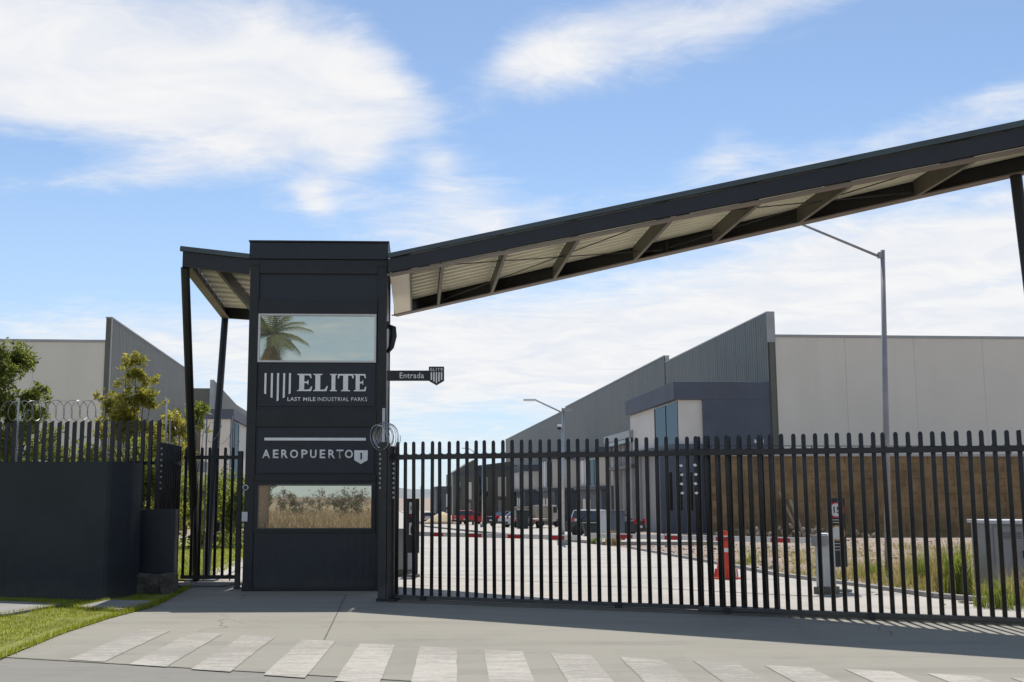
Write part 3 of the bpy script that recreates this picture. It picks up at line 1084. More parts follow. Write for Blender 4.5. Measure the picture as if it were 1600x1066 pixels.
def ibeam(P, Q, h, name, m, par, side):
    """channel: web, bottom and top flange"""
    up = Vector((0, 0, 1))
    d = (Q - P).normalized()
    s_ = Vector((d.y, -d.x, 0)).normalized() * side
    mb = MB()
    mb.beam(P + up * (h / 2 + 0.0), Q + up * (h / 2), 0.02, h - 0.032)
    mb.beam(P + up * 0.008 + s_ * 0.0, Q + up * 0.008 + s_ * 0.0, 0.17, 0.016)
    mb.beam(P + up * (h - 0.008), Q + up * (h - 0.008), 0.17, 0.016)
    return mb


# front beam (boxed face), flange visible from below
fb = MB().beam(Fp(S0, BH / 2 + 0.02), Fp(S1, BH / 2 + 0.02), 0.05, BH - 0.04)
cbuild(fb, 'front_beam', 'beam_paint', bevel=0.004)
mat('flange_bounce_lit', (0.17, 0.14, 0.115), 0.55, 0.0, 0.15, 2, dirt=0.3, dirtc=(0.07, 0.06, 0.05))  # flanges lighter than the beams: reflected light put into the colour
cbuild(MB().beam(Fp(S0, 0.0) + cd * 0.05, Fp(S1, 0.0) + cd * 0.05, 0.19, 0.018), 'beam_flange', 'flange_bounce_lit')
cbuild(MB().beam(Fp(S0, BH + 0.055) - cd * 0.03, Fp(S1, BH + 0.055) - cd * 0.03, 0.09, 0.085), 'roof_trim', 'trim_green', bevel=0.006)
cbuild(MB().beam(Bp(S0, BH / 2 + 0.02), Bp(S1, BH / 2 + 0.02), 0.05, BH - 0.04), 'rear_beam', 'beam_paint', bevel=0.004)
cbuild(MB().beam(Bp(S0, 0.0) - cd * 0.05, Bp(S1, 0.0) - cd * 0.05, 0.19, 0.018), 'beam_flange', 'flange_bounce_lit')
cbuild(MB().beam(Bp(S0, BH + 0.05), Bp(S1, BH + 0.05), 0.09, 0.08), 'roof_trim', 'trim_green')
cross_px = [690, 790, 905, 1050, 1190, 1335, 1530]
for px in cross_px + [1760]:
    s_ = s_of(px)
    P, Q = Fp(s_, 0.0) + cd * 0.145, Bp(s_, 0.0) - cd * 0.145
    sl = (zbot(s_ + 1) - zbot(s_))
    mb = MB()
    mb.beam(P + Vector((0, 0, 0.135)), Q + Vector((0, 0, 0.135)), 0.014, 0.245)
    cbuild(mb, 'cross_beam', 'cross_web')
    cbuild(MB().beam(P + Vector((0.022, 0, 0.004)), Q + Vector((0.022, 0, 0.004)), 0.055, 0.012), 'cross_flange', 'cross_paint')
# end frame beside the tower and its cream closing panel
sE = s_of(641)
mb = MB().beam(Fp(sE, 0.14) + cd * 0.145, Bp(sE, 0.14) - cd * 0.145, 0.03, 0.28)
cbuild(mb, 'cross_beam', 'cross_paint')
mb = MB()
c1, c2, c3, c4 = Fp(0.03, 0.012) + cd * 0.16, Fp(sE, 0.012) + cd * 0.16, Bp(sE, 0.012) - cd * 0.16, Bp(0.03, 0.012) - cd * 0.16
mb.add([c1, c2, c3, c4] + [p_ + Vector((0, 0, 0.02)) for p_ in (c1, c2, c3, c4)], [(0, 3, 2, 1), (4, 5, 6, 7), (0, 1, 5, 4), (1, 2, 6, 5), (2, 3, 7, 6), (3, 0, 4, 7)])
cbuild(mb, 'soffit_panel', 'cream_panel')
# corrugated deck: sheets running along the canopy, one part per bay
bays = [0.03] + [s_of(px) for px in cross_px] + [S1]
for b0, b1 in zip(bays[:-1], bays[1:]):
    mb = MB()
    NR = 12
    rows = []
    for r_ in range(NR):
        for fr, dz in ((0.0, 0.045), (0.62, 0.045), (0.70, 0.0), (0.92, 0.0)):
            rows.append(((r_ + fr) / NR, dz))
    rows.append((1.0, 0.045))
    vs = []
    for s_ in (b0 + 0.004, b1 - 0.004):
        for (t_, dz) in rows:
            p = Fp(s_).lerp(Bp(s_), 0.012 + 0.976 * t_)
            vs.append(p + Vector((0, 0, 0.262 + dz)))
    n_ = len(rows)
    mb.add(vs, [(i, i + 1, n_ + i + 1, n_ + i) for i in range(n_ - 1)])
    o_ = len(mb.v)
    vs2 = [v + Vector((0, 0, 0.012)) for v in vs]
    mb.add(vs2, [(i, n_ + i, n_ + i + 1, i + 1) for i in range(n_ - 1)])
    cbuild(mb, 'roof_sheet', 'deck_metal', fix=False)
# tie rods with turnbuckles
for (a, b, fr) in ((655, 1105, True), (700, 1050, False), (1062, 1530, True), (1110, 1520, False)):
    sa, sb = s_of(a), s_of(b)
    P = (Fp(sa, 0.07) + cd * 0.15) if fr else (Bp(sa, 0.07) - cd * 0.15)
    Q = (Bp(sb, 0.07) - cd * 0.15) if fr else (Fp(sb, 0.07) + cd * 0.15)
    if not fr:
        P.z += 0.02
        Q.z += 0.02
    mb = MB().tube([P, Q], 0.009, 6)
    d = (Q - P).normalized()
    for c in (P + d * 0.12, Q - d * 0.12):
        mb.tube([c - d * 0.07, c + d * 0.07], 0.02, 6)
    mb.box(P - Vector((0.02, 0.02, 0.05)), P + Vector((0.02, 0.02, 0.12)))
    cbuild(mb, 'tie_rod', 'black_metal')
# right hand V legs
sL = s_of(1600)
for _ in range(12):
    p = Bp(sL)
    sL += (1586 - (CX + F * p.x / (p.y * CP + (p.z - H) * SP))) / 95.0
yf = Bp(sL).y - 0.6
ft = Vector((at(1668, 900, yf).x, yf, 0))
for P in (Bp(sL, 0.0) - cd * 0.02, Fp(sL + 0.9, 0.0) + cd * 0.1):
    cbuild(MB().tube([ft + Vector((0, 0, 0)), P], 0.082, 12), 'leg', 'black_metal', smooth=False)
cbuild(MB().box(ft - Vector((0.25, 0.25, 0)), ft + Vector((0.25, 0.25, 0.03))), 'base_plate', 'black_metal')

# ------------------------------------------------------------------ left canopy
LCt = thing('side_canopy', 'short dark steel canopy on slanting legs left of the tower', 'canopy', (-4.9, TY, 0))
LOC = Vector(LCt.location)
zl = at(287, 418, TY).z
zr = at(385, 430, TY).z
A_ = Vector((at(287, 418, TY).x, TY, zl))
B_ = Vector((TX0 - 0.01, TY + 0.02, zr))
yb = 25.3
C_ = Vector((at(350, 497, yb).x, yb, zl))
D_ = Vector((TX0 - 0.01, yb - 0.2, zr + 0.0))
up = Vector((0, 0, 1))
cb = lambda mb, n, m, **k: cbuild(mb, n, m, LCt, **k)
cb(MB().beam(A_ + up * 0.15, B_ + up * 0.15, 0.05, 0.28), 'front_beam', 'beam_paint')
cb(MB().beam(A_ + up * 0.335 - Vector((0.06, 0.03, 0)), B_ + up * 0.335 - Vector((0, 0.03, 0)), 0.09, 0.085), 'roof_trim', 'trim_green')
cb(MB().beam(C_ + up * 0.15, D_ + up * 0.15, 0.05, 0.28), 'rear_beam', 'beam_paint')
cb(MB().beam(A_ + up * 0.15, C_ + up * 0.15, 0.05, 0.28), 'side_beam', 'beam_paint')
cb(MB().beam(A_ + Vector((.05, .05, 0)), C_ + Vector((.05, -.05, 0)), 0.17, 0.016), 'beam_flange', 'flange_bounce_lit')
m1, m2 = A_.lerp(B_, 0.5), C_.lerp(D_, 0.5)
cb(MB().beam(m1 + up * 0.13 + Vector((0, .03, 0)), m2 + up * 0.13 - Vector((0, .03, 0)), 0.06, 0.24), 'cross_beam', 'black_metal')
mb = MB()
NR = 10
vs = []
rows = []
for r_ in range(NR):
    for fr, dz in ((0.0, 0.04), (0.62, 0.04), (0.70, 0.0), (0.92, 0.0)):
        rows.append(((r_ + fr) / NR, dz))
rows.append((1, 0.04))
for e0, e1_ in ((A_, C_), (B_, D_)):
    for t_, dz in rows:
        vs.append(e0.lerp(e1_, 0.01 + .98 * t_) + Vector((0.03 if e0 is A_ else -0.0, 0, 0.25 + dz)))
n_ = len(rows)
mb.add(vs, [(i, i + 1, n_ + i + 1, n_ + i) for i in range(n_ - 1)])
mb.add([v + up * 0.012 for v in vs], [(i, n_ + i, n_ + i + 1, i + 1) for i in range(n_ - 1)])
cb(mb, 'roof_sheet', 'deck_metal', fix=False)
fa = G(307, 908)
fb_ = fa + Vector((0.16, 0.1, 0))
cb(MB().tube([fa, A_ + Vector((0.02, 0.02, 0.0))], 0.078, 12), 'leg', 'black_metal')
cb(MB().tube([fb_, C_ + Vector((0.03, -0.03, 0.0))], 0.078, 12), 'leg', 'black_metal')
cb(MB().box(fa - Vector((0.2, 0.2, 0)), fa + Vector((0.38, 0.25, 0.03))), 'base_plate', 'black_metal')

# ------------------------------------------------------------------ bars
def bar_mesh(h, r=0.0305, flat=1.0, n=8):
    mb = MB()
    prof = [(r, 0.0), (r, h - r * 1.0), (r * 0.75, h - r * 0.35), (r * 0.25, h)]
    mb.lathe(prof, n)
    for v in mb.v:
        v.y *= flat
    me = mb.mesh('bar', 'gate_paint', True)
    bm = bmesh.new()
    bm.from_mesh(me)
    bmesh.ops.recalc_face_normals(bm, faces=bm.faces[:])
    for f in bm.faces:
        f.smooth = len(f.verts) == 4 and abs(f.normal.z) < 0.8
    bm.to_mesh(me)
    bm.free()
    return me


GH = 2.47
bar = bar_mesh(GH - 0.075)


def sliding_gate(label, sa, sb, off, group, lockx=None):
    """gate leaf standing on the gate line from sa to sb, off metres behind it"""
    o0 = GA + gu * sa + gn * off
    g = thing('sliding_gate', label, 'gate', (o0.x, o0.y, 0), GANG, group)
    L = sb - sa
    sp = 0.1475
    n = int(L / sp)
    for i in range(n + 1):
        place('bar', bar, g, (0.03 + i * sp + random.gauss(0, 0.002), 0, 0.075 + random.gauss(0, 0.003)), (random.gauss(0, 0.002), random.gauss(0, 0.0025), 0))
    wl = MB().box((-0.034, -0.034, 0), (0.034, 0.02, 0.012)).mesh('weld_collar', 'gate_paint')
    for i in range(n + 1):
        place('weld_collar', wl, g, (0.03 + i * sp, 0, 2.268 + random.uniform(-.002, .002)))
    MB().box((0, -0.068, 2.185), (L, -0.026, 2.265)).build('top_rail', 'gate_paint', g, bevel=0.005)
    MB().box((0, -0.04, 0.04), (L, 0.04, 0.098)).build('bottom_rail', 'gate_paint', g, bevel=0.005)
    return g, L


s_split = on_line(1090, GA, gu) - 0.037
s_left_end = on_line(1205, GA, gu)
_q = s_split + 0.03 + 3 * 0.1475
_p = GA + gu * _q
_px = _p.x / _p.y + 2.6 / (F * CP)
_b = GA + gn * 0.15
_s = (_px * _b.y - _b.x) / (gu.x - _px * gu.y)
_ph = (_s - 0.03 - 0.06) % 0.1475
g1, L1 = sliding_gate('left sliding gate of black round-topped bars, next to the tower', 0.06 + _ph - 0.1475, s_left_end, 0.15, 'sliding gate leaves')
g2, L2 = sliding_gate('right sliding gate of black round-topped bars, overlapping in front of the other leaf', s_split, GLEN + 2.6, 0.0, 'sliding gate leaves')
for g_, xs_ in ((g1, (0.5, L1 - 2.2)), (g2, (0.4, L2 - 4.4, L2 - 2.2))):
    for x_ in xs_:
        w_ = MB().lathe([(0.02, -0.02), (0.05, -0.02), (0.05, 0.02), (0.02, 0.02)], 12).build('wheel', 'black_metal', g_, loc=(x_, -0.055, 0.055), rot=(R(90), 0, 0))
# end stiles of the leaves with rows of pale anti-climb barbs
def barbs(parent, x, y, z0, n, dz=0.075, sx_=0.016, m='wire_dull'):
    mb = MB().prism([(-sx_, 0), (0, -0.022), (sx_, 0), (0, 0.022)], -0.004, 0.004, 'y')
    me = mb.mesh('barb', 'letter_white' if n == 4 else m)
    for i in range(n):
        place('barb', me, parent, (x + (0.004 if i % 2 else -0.004), y, z0 - i * dz * 1.0), (0, 0.2 * (-1) ** i, 0))


barbs(g2, 0.03 + 0.0, -0.075, 2.05, 4, 0.13, 0.03)
barbs(g1, s_split - 0.06 - 0.12, -0.05, 2.05, 4, 0.13, 0.03)
# ground track
tk = MB()
for off in (0.0, 0.15):
    a, b = GA + gu * (-0.1) + gn * off, GA + gu * (GLEN + 5) + gn * off
    tk.beam(a + up * 0.016, b + up * 0.016, 0.035, 0.03)
tk.beam(GA + gu * -0.2 - gn * 0.03 + up * 0.006, GA + gu * (GLEN + 5) - gn * 0.03 + up * 0.006, 0.16, 0.008)
tag(tk.build('gate_track', 'cross_paint'), 'worn steel track on the ground under the sliding gates', 'track')
# receiving post beside the tower
gp = thing('gate_post', 'black steel gate post at the tower corner, receiving the left sliding gate', 'post', tuple(GA + gu * -0.02 - gn * 0.0), GANG)
MB().box((-0.19, -0.07, 0), (-0.05, 0.07, 2.46)).build('post', 'gate_paint', gp, bevel=0.008)
MB().box((-0.045, -0.06, 0), (-0.01, 0.2, 2.40)).build('guide', 'gate_paint', gp, bevel=0.005)
MB().box((-0.20, -0.10, 0), (0.12, 0.12, 0.05)).build('foot', 'black_metal', gp)
MB().box((-0.16, -0.02, 2.46), (-0.13, 0.02, 3.0)).build('wire_holder', 'galv', gp)
barbs(gp, -0.16, -0.08, 2.27, 8, 0.075, 0.022)
barbs(gp, 0.06, -0.05, 2.12, 8, 0.075, 0.022)


def coil(name, label, centre_pts, rad, turns, r=0.006, spread=0.0, m='wire_dull'):
    """razor coil: loops strung along a line"""
    a, b = Vector(centre_pts[0]), Vector(centre_pts[1])
    d = (b - a)
    ax = d.normalized() if d.length > 1e-6 else Vector((1, 0, 0))
    s_ = ax.cross(Vector((0, 0, 1))).normalized()
    u_ = s_.cross(ax)
    pts = []
    N = turns * 22
    for i in range(N + 1):
        t = i / N
        an = t * turns * math.tau
        rr = rad * (1 + spread * noise.noise(Vector((t * turns * 1.1, 3.1, 0))))
        pts.append(a + d * t + (s_ * math.cos(an) + u_ * math.sin(an)) * rr + Vector((0, 0, spread * 0.1 * noise.noise(Vector((t * 9, 0, 5))))))
    root = thing(name, label, 'razor wire', tuple(a))
    mb = MB().tube([p - a for p in pts], r, 4)
    mb.build('wire', m, root, fix=False)
    mb = MB()
    for i in range(3, N, 5):
        p = pts[i] - a
        dd = (pts[i] - pts[i - 1]).normalized()
        nn = dd.cross(ax).normalized()
        mb.add([p - dd * 0.02, p + nn * 0.012, p + dd * 0.02, p - nn * 0.012], [(0, 1, 2, 3)])
    mb.build('razor_blades', m, root, fix=False)
    return root


p_ = at(600, 682, 17.5)
coil('razor_wire', 'bunched coil of silver razor wire above the gate post by the tower', ((p_.x - 0.09, 17.55, p_.z - 0.02), (p_.x + 0.10, 17.75, p_.z + 0.02)), 0.20, 9, 0.006, 0.30, 'galv')

# ------------------------------------------------------------------ left wall, fence, pedestrian gate
WL = thing('boundary_wall', 'low dark navy plastered wall curving round at its right end', 'wall', (-7.4, 18.3, 0))
pts = [(-15, 20.6), (-12, 19.6), (-9, 18.75), (-7.6, 18.35), (-6.6, 18.0), (-5.9, 17.76), (-5.56, 17.645), (-5.50, 17.64), (-5.44, 17.72), (-5.36, 18.1), (-5.32, 18.45), (-5.30, 18.85)]
cps = [Vector(p) for p in pts]
pts = []
for i in range(len(cps) - 1):
    p0, p1, p2, p3 = cps[max(i - 1, 0)], cps[i], cps[i + 1], cps[min(i + 2, len(cps) - 1)]
    for k in range(6):
        t = k / 6
        q2 = 0.5 * (2 * p1 + (p2 - p0) * t + (2 * p0 - 5 * p1 + 4 * p2 - p3) * t * t + (3 * p1 - p0 - 3 * p2 + p3) * t ** 3)
        pts.append((q2.x, q2.y))
pts.append(tuple(cps[-1]))
off = Vector((-7.4, 18.3))
th = 0.24
ins = []
for i, p in enumerate(pts):
    a = Vector(pts[max(i - 1, 0)])
    b = Vector(pts[min(i + 1, len(pts) - 1)])
    d = (b - a).normalized()
    n_ = Vector((-d.y, d.x))
    ins.append(Vector(p) + n_ * th)
poly = [(Vector(p) - off).to_tuple() for p in pts] + [(p - off).to_tuple() for p in reversed(ins)]
o = MB().prism(poly, -0.05, 2.16).build('plaster_wall', 'wall_navy', WL, bevel=0.01)
poly2 = [(x_, y_) for x_, y_ in poly]
LW = thing('fence_base_wall', 'low black wall below the fence bars, behind the stone footing', 'wall', (-5.45, 19.2, 0))
xa, xb = at(205, 850, 19.2).x + 5.45, at(273, 850, 19.2).x + 5.45
MB().box((xa, 0, 0), (xb, 0.2, at(240, 796, 19.2).z)).build('rendered_wall', 'navy_metal', LW, bevel=0.006)
# stone footing, each stone its own piece
SF = thing('stone_footing', 'rough dark stone footing in front of the fence wall', 'stonework', (-5.45, 19.0, 0))
random.seed(5)
x_ = at(210, 915, 18.9).x + 5.45
xe = at(272, 915, 18.9).x + 5.45
zf = [0.0, 0.17, 0.33]
for lv in range(2):
    cx0 = x_ + random.uniform(-.05, 0)
    while cx0 < xe - 0.03:
        wdt = min(random.uniform(0.14, 0.27), xe - cx0)
        mb = MB().box((cx0 + 0.006, random.uniform(-.26, -.22), zf[lv] + 0.005), (cx0 + wdt - 0.006, 0.18, zf[lv + 1] - 0.004))
        for v in mb.v:
            v += Vector((random.uniform(-.022, .022), random.uniform(-.035, .035), random.uniform(-.028, .02)))
        mb.build('stone', 'stone_dark', SF, bevel=0.016)
        cx0 += wdt
MB().box((x_ + 0.02, -0.20, 0), (xe - 0.02, 0.17, 0.31)).build('core', 'mortar', SF)


def slanted_bar(h, wd_=0.062, dp=0.05):
    mb = MB().prism([(-wd_ / 2, 0), (wd_ / 2, 0), (wd_ / 2, h), (-wd_ / 2, h - 0.035)], -dp / 2, dp / 2, 'y')
    return mb.mesh('bar', 'gate_paint')


bh = at(130, 657, 20.0).z
sb_ = slanted_bar(bh)
FL = thing('bar_fence', 'tall black bar fence with slanted tops above the curved navy wall', 'fence', (-5.30, 19.8, 0), 0)
fe0 = Vector((-5.30, 19.8))
fe1 = Vector((-13.5, 21.2))
fdir = (fe1 - fe0).normalized()
n_ = int((fe1 - fe0).length / 0.1475)
for i in range(n_):
    p = fdir * (i * 0.1475)
    place('bar', sb_, FL, (p.x, p.y, random.uniform(-0.008, 0.008)), (0, random.gauss(0, 0.002), math.atan2(-fdir.y, -fdir.x)))
fm = MB().beam(Vector((0, 0.06, 2.2)), Vector((fdir.x * 8, fdir.y * 8 + 0.06, 2.2)), 0.04, 0.06).build('rail', 'gate_paint', FL)
# thin posts that carry the razor coil
for k_, px in enumerate((28, 260)):
    pp = at(px, 655, 20.4)
    MB().box((pp.x + 5.30 - .015, pp.y - 19.8 - .015, 2.0), (pp.x + 5.30 + .015, pp.y - 19.8 + .015, at(px, 622, 20.4).z)).build('wire_holder', 'galv', FL)
# return of the fence towards the pedestrian gate
FR = thing('return_fence', 'row of black bars turning back between wall and pedestrian gate', 'fence', (-5.28, 19.85, 0))
rb = bar_mesh(at(290, 697, 21.6).z)
for i in range(9):
    place('bar', rb, FR, (-0.008 * i, i * 0.21, 0))
MB().box((-0.10, 0.0, 2.2), (-0.03, 1.75, 2.27)).build('rail', 'gate_paint', FR)
barbs(FR, 0.03, -0.03, 2.45, 8, 0.1, 0.025)
# pedestrian gate between return fence and tower
gy = 21.55
ga, gb = at(286, 800, gy).x, at(374, 800, gy).x
PGt = thing('pedestrian_gate', 'narrow black barred pedestrian gate left of the tower', 'gate', (ga, gy, 0))
ph = at(330, 699, gy).z
pb = bar_mesh(ph - 0.1)
Lp = gb - ga
zrail = at(330, 715, gy).z
k_ = 0
x_ = 0.03
while x_ < Lp - 0.02:
    place('bar', pb, PGt, (x_, 0, 0.10))
    x_ += 0.15
MB().box((0, -0.065, zrail - 0.035), (Lp, -0.024, zrail + 0.035)).build('top_rail', 'gate_paint', PGt)
MB().box((0, -0.04, 0.06), (Lp, 0.04, 0.13)).build('bottom_rail', 'gate_paint', PGt)
MB().box((Lp - .42, -0.07, 0.95), (Lp - .36, 0.05, 1.12)).build('lock_box', 'black_metal', PGt)
barbs(PGt, Lp - 0.25, -0.05, 2.4, 8, 0.09, 0.022)
PP = thing('fence_post', 'slim black post standing close to the left edge of the tower', 'post', (at(371, 900, 20.1).x, 20.1, 0))
MB().box((-0.045, -0.045, 0), (0.045, 0.045, at(371, 705, 20.1).z)).build('post', 'gate_paint', PP, bevel=0.006)
MB().box((-0.06, -0.06, 0), (0.06, 0.06, 0.02)).build('foot', 'black_metal', PP)
# slim galvanised wire holders near the gate
for j_, (px, pt, lab) in enumerate(((268, 655, 'thin galvanised wire holder leaning beside the return fence'), (322, 655, 'thin galvanised wire holder between the two slanting legs'), (363, 650, 'thin galvanised wire holder close to the tower edge'))):
    b_ = at(px, 760, 21.9)
    t_ = at(px + (1 if j_ else -2), pt, 21.9)
    o = MB().tube([(0, 0, 0), (t_.x - b_.x, 0, t_.z)], 0.016, 6).build('wire_holder', 'galv', None, loc=(b_.x, 21.9, 0))
    tag(o, lab, 'post')
c0 = at(10, 642, 20.9)
c1_ = at(165, 642, 20.5)
coil('razor_wire', 'stretched razor coil along the top of the left fence', ((c0.x, 20.95, c0.z), (c1_.x, 20.3, c1_.z)), 0.185, 12, 0.006, 0.15)
c0 = at(262, 652, 21.0)
c1_ = at(372, 690, 22.0)
coil('razor_wire', 'thin razor coil sagging above the pedestrian gate', ((c0.x, 21.3, c0.z), (c1_.x, 21.9, c1_.z)), 0.17, 6, 0.0045, 0.3)

# ------------------------------------------------------------------ vegetation helpers
def leaf_cloud(centers, n, size, flat=0.0, elong=2.2, droop=0.0):
    mb = MB()
    V, Fc = mb.v, mb.f
    wts = [c[1] ** 2 for c in centers]
    for _ in range(n):
        (cc, rr) = random.choices(centers, wts)[0]
        d = Vector((random.gauss(0, 1), random.gauss(0, 1), random.gauss(0, 1)))
        d.normalize()
        p = cc + d * rr * random.random() ** 0.45
        if noise.noise(p * 2.6) < -0.18:
            continue
        a = Vector((random.gauss(0, 1), random.gauss(0, 1), random.gauss(0, 1) - droop))
        a.normalize()
        b = a.orthogonal().normalized()
        b = Matrix.Rotation(random.uniform(0, math.tau), 3, a) @ b
        s_ = size * random.uniform(0.6, 1.3)
        o = len(V)
        V += [p - a * s_ * elong / 2, p + b * s_ * 0.5 + a * s_ * .1, p + a * s_ * elong / 2, p - b * s_ * 0.5 + a * s_ * .1]
        Fc.append((o, o + 1, o + 2, o + 3))
    return mb


def tree(name, label, cat, base, h, crown, nleaf, lsize, lm, trunk_r=0.06, limbs=7, group=None, elong=2.2, sub=16, subr=0.3):
    root = thing(name, label, cat, base, 0, group)
    cents = []
    tr = MB()
    top = Vector((random.uniform(-.1, .1), random.uniform(-.1, .1), h * 0.8))
    mid = Vector((random.uniform(-.12, .12), random.uniform(-.1, .1), h * 0.4))
    tr.tube([(0, 0, -0.05), mid, top], [trunk_r, trunk_r * 0.7, trunk_r * 0.25], 8)
    for (cx0, cy0, cz0, rr) in crown:
        c = Vector((cx0, cy0, cz0))
        st = mid.lerp(top, random.uniform(0.0, 0.6))
        tr.tube([st, st.lerp(c, 0.6) + Vector((0, 0, -0.05)), c + Vector((0, 0, rr * 0.5))], [trunk_r * .45, trunk_r * .3, trunk_r * .08], 5)
        for _ in range(sub):
            d = Vector((random.gauss(0, 1), random.gauss(0, 1), random.gauss(0, 1))).normalized() * rr * random.uniform(0.35, 1.0)
            cents.append((c + d, rr * random.uniform(subr * 0.6, subr * 1.3)))
    tr.build('trunk', 'trunk', root, smooth=True)
    leaf_cloud(cents, nleaf, lsize, elong=elong).build('crown', lm, root, fix=False)
    return root


random.seed(11)
# dense green tree at the far left edge
b_ = Vector((at(18, 700, 25.5).x, 25.5, gz(25.5)))
def rel(px, py, y, b):
    p = at(px, py, y)
    return (p.x - b.x, p.y - b.y, p.z - b.z)
cr = [(*rel(5, 590, 25.5, b_), 0.75), (*rel(-15, 640, 25.5, b_), 0.8), (*rel(40, 655, 25.6, b_), 0.45), (*rel(12, 565, 25.4, b_), 0.45), (*rel(-40, 590, 25.4, b_), 0.8), (*rel(25, 700, 25.3, b_), 0.6), (*rel(60, 620, 25.6, b_), 0.3)]
tree('bushy_tree', 'dense dark green tree behind the fence at the left edge', 'tree', b_, 3.6, cr, 24000, 0.04, 'leaf_dark', 0.06, sub=30, subr=0.38, elong=3.2)
# yellow-green slender tree
b_ = Vector((at(208, 700, 24.5).x, 24.5, gz(24.5)))
cr = [(*rel(212, 572, 24.5, b_), 0.28), (*rel(195, 590, 24.4, b_), 0.26), (*rel(230, 585, 24.6, b_), 0.25), (*rel(212, 612, 24.5, b_), 0.33), (*rel(238, 625, 24.5, b_), 0.26),
      (*rel(185, 635, 24.4, b_), 0.34), (*rel(165, 622, 24.4, b_), 0.22), (*rel(212, 655, 24.5, b_), 0.4), (*rel(178, 672, 24.5, b_), 0.42), (*rel(235, 690, 24.5, b_), 0.4), (*rel(160, 650, 24.4, b_), 0.2)]
tree('slender_tree', 'slender yellow-green tree rising above the fence in front of the pale wall', 'tree', b_, 3.6, cr, 9500, 0.034, 'leaf_yellow', 0.045, elong=3.6, sub=14, subr=0.42)
# shrubs behind the fence
for (px, py, y, rr, nl, lm, lab) in ((90, 720, 24, 0.85, 5500, 'leaf_mid', 'green shrub seen between the fence bars below the razor coil'),
                                     (150, 735, 25, 0.8, 5000, 'leaf_dark', 'darker shrub behind the fence right of the razor coil'),
                                     (225, 745, 23.2, 0.75, 5500, 'leaf_mid', 'leafy shrub behind the bars right of the curved wall'),
                                     (262, 700, 24.5, 0.62, 4500, 'leaf_yellow', 'yellowish shrub behind the turn of the fence')):
    c = at(px, py, y)
    b_ = Vector((c.x, y, gz(y)))
    cr = [(random.uniform(-.4, .4) * rr, random.uniform(-.3, .3), c.z - b_.z + random.uniform(-.5, .4) * rr, rr * random.uniform(.5, .8)) for _ in range(6)]
    cr += [(random.uniform(-.4, .4) * rr, 0, (c.z - b_.z) * 0.45, rr * .8), (random.uniform(-.4, .4) * rr, 0, (c.z - b_.z) * 0.2, rr * .6)]
    tree('shrub', lab, 'shrub', b_, c.z - b_.z + rr * .5, cr, nl, 0.04, lm, 0.03, group='shrubs behind the left fence', elong=2.8, subr=0.4)
# small broad-leaved plant and garden trees behind the pedestrian gate
for (px, py, y, rr, nl, lm, lab) in ((275, 660, 24, 0.30, 900, 'leaf_yellow', 'small bright-leaved sapling peeping over the return fence'),
                                     (313, 650, 26, 0.30, 700, 'leaf_mid', 'young leafy sapling between the slanting canopy legs')):
    c = at(px, py, y)
    b_ = Vector((c.x, y, gz(y)))
    cr = [(random.uniform(-.2, .2), random.uniform(-.1, .1), c.z - b_.z + random.uniform(-.3, .1), rr * random.uniform(.7, 1)) for _ in range(5)]
    tree('sapling', lab, 'tree', b_, c.z - b_.z + .2, cr, nl, 0.05, lm, 0.02, elong=3.5, subr=0.45)
for (px, py, y, rr, nl, lab) in ((290, 775, 44, 1.4, 5000, 'rounded garden bush at the back of the lawn, nearest the wall'), (325, 770, 47, 1.5, 5000, 'dark garden bush behind the canopy legs'),
                                 (362, 780, 45, 1.2, 5000, 'garden bush seen through the pedestrian gate nearest the tower'), (250, 770, 42, 1.6, 4000, 'wide garden bush mostly behind the navy wall')):
    c = at(px, py, y)
    b_ = Vector((c.x, y, gz(y)))
    cr = [(random.uniform(-.8, .8) * rr, random.uniform(-.5, .5), rr * random.uniform(.5, 1.7), rr * random.uniform(.5, .8)) for _ in range(7)]
    tree('garden_bush', lab, 'shrub', b_, rr * 2, cr, nl, 0.085, 'leaf_mid', 0.05, group='bushes along the back of the garden lawn', elong=2.0, subr=0.4)
hd = MB()
hr = thing('hedge', 'low trimmed hedge along the back of the garden lawn', 'hedge', (-12, 42.5, gz(42.5)))
cents = [(Vector((random.uniform(-9, 4.2), random.uniform(-.4, .4), random.uniform(.1, .6))), 0.32) for _ in range(160)]
leaf_cloud(cents, 12000, 0.07).build('foliage', 'leaf_dark', hr, fix=False)

# ------------------------------------------------------------------ right hand warehouses
VPX = 615.0
BD = Vector(((VPX - CX) / F, 1, 0)).normalized()       # street direction of the buildings
BANG = math.atan2(-BD.x, BD.y)                         # rotation of local frame
W0 = G(1212, 833)
WY = W0.y
zq = lambda py, y: at(1000, py, y).z


def ys(px, x0=0.0):
    """distance along the facade (offset x0 towards the street) where the photo column px sees it"""
    base = W0 + Vector((math.cos(BANG), math.sin(BANG), 0)) * x0
    return on_line(px, base, BD)


def xf(px):
    """local x of column px on the front plane"""
    u_ = Vector((math.cos(BANG), math.sin(BANG), 0))
    return on_line(px, W0, u_)


gb0 = W0.z
H_wall = zq(524, WY)
H_fin = zq(488, WY)
XA = xf(1057)


def bld(label, yoff, name='warehouse', group='warehouses along the right side of the street', flip=1, origin=None):
    o = (W0 if origin is None else origin) + BD * yoff
    return thing(name, label, 'warehouse', (o.x, o.y, 0), BANG, group)


zc_ = -3.5          # everything runs a little into the sloping ground


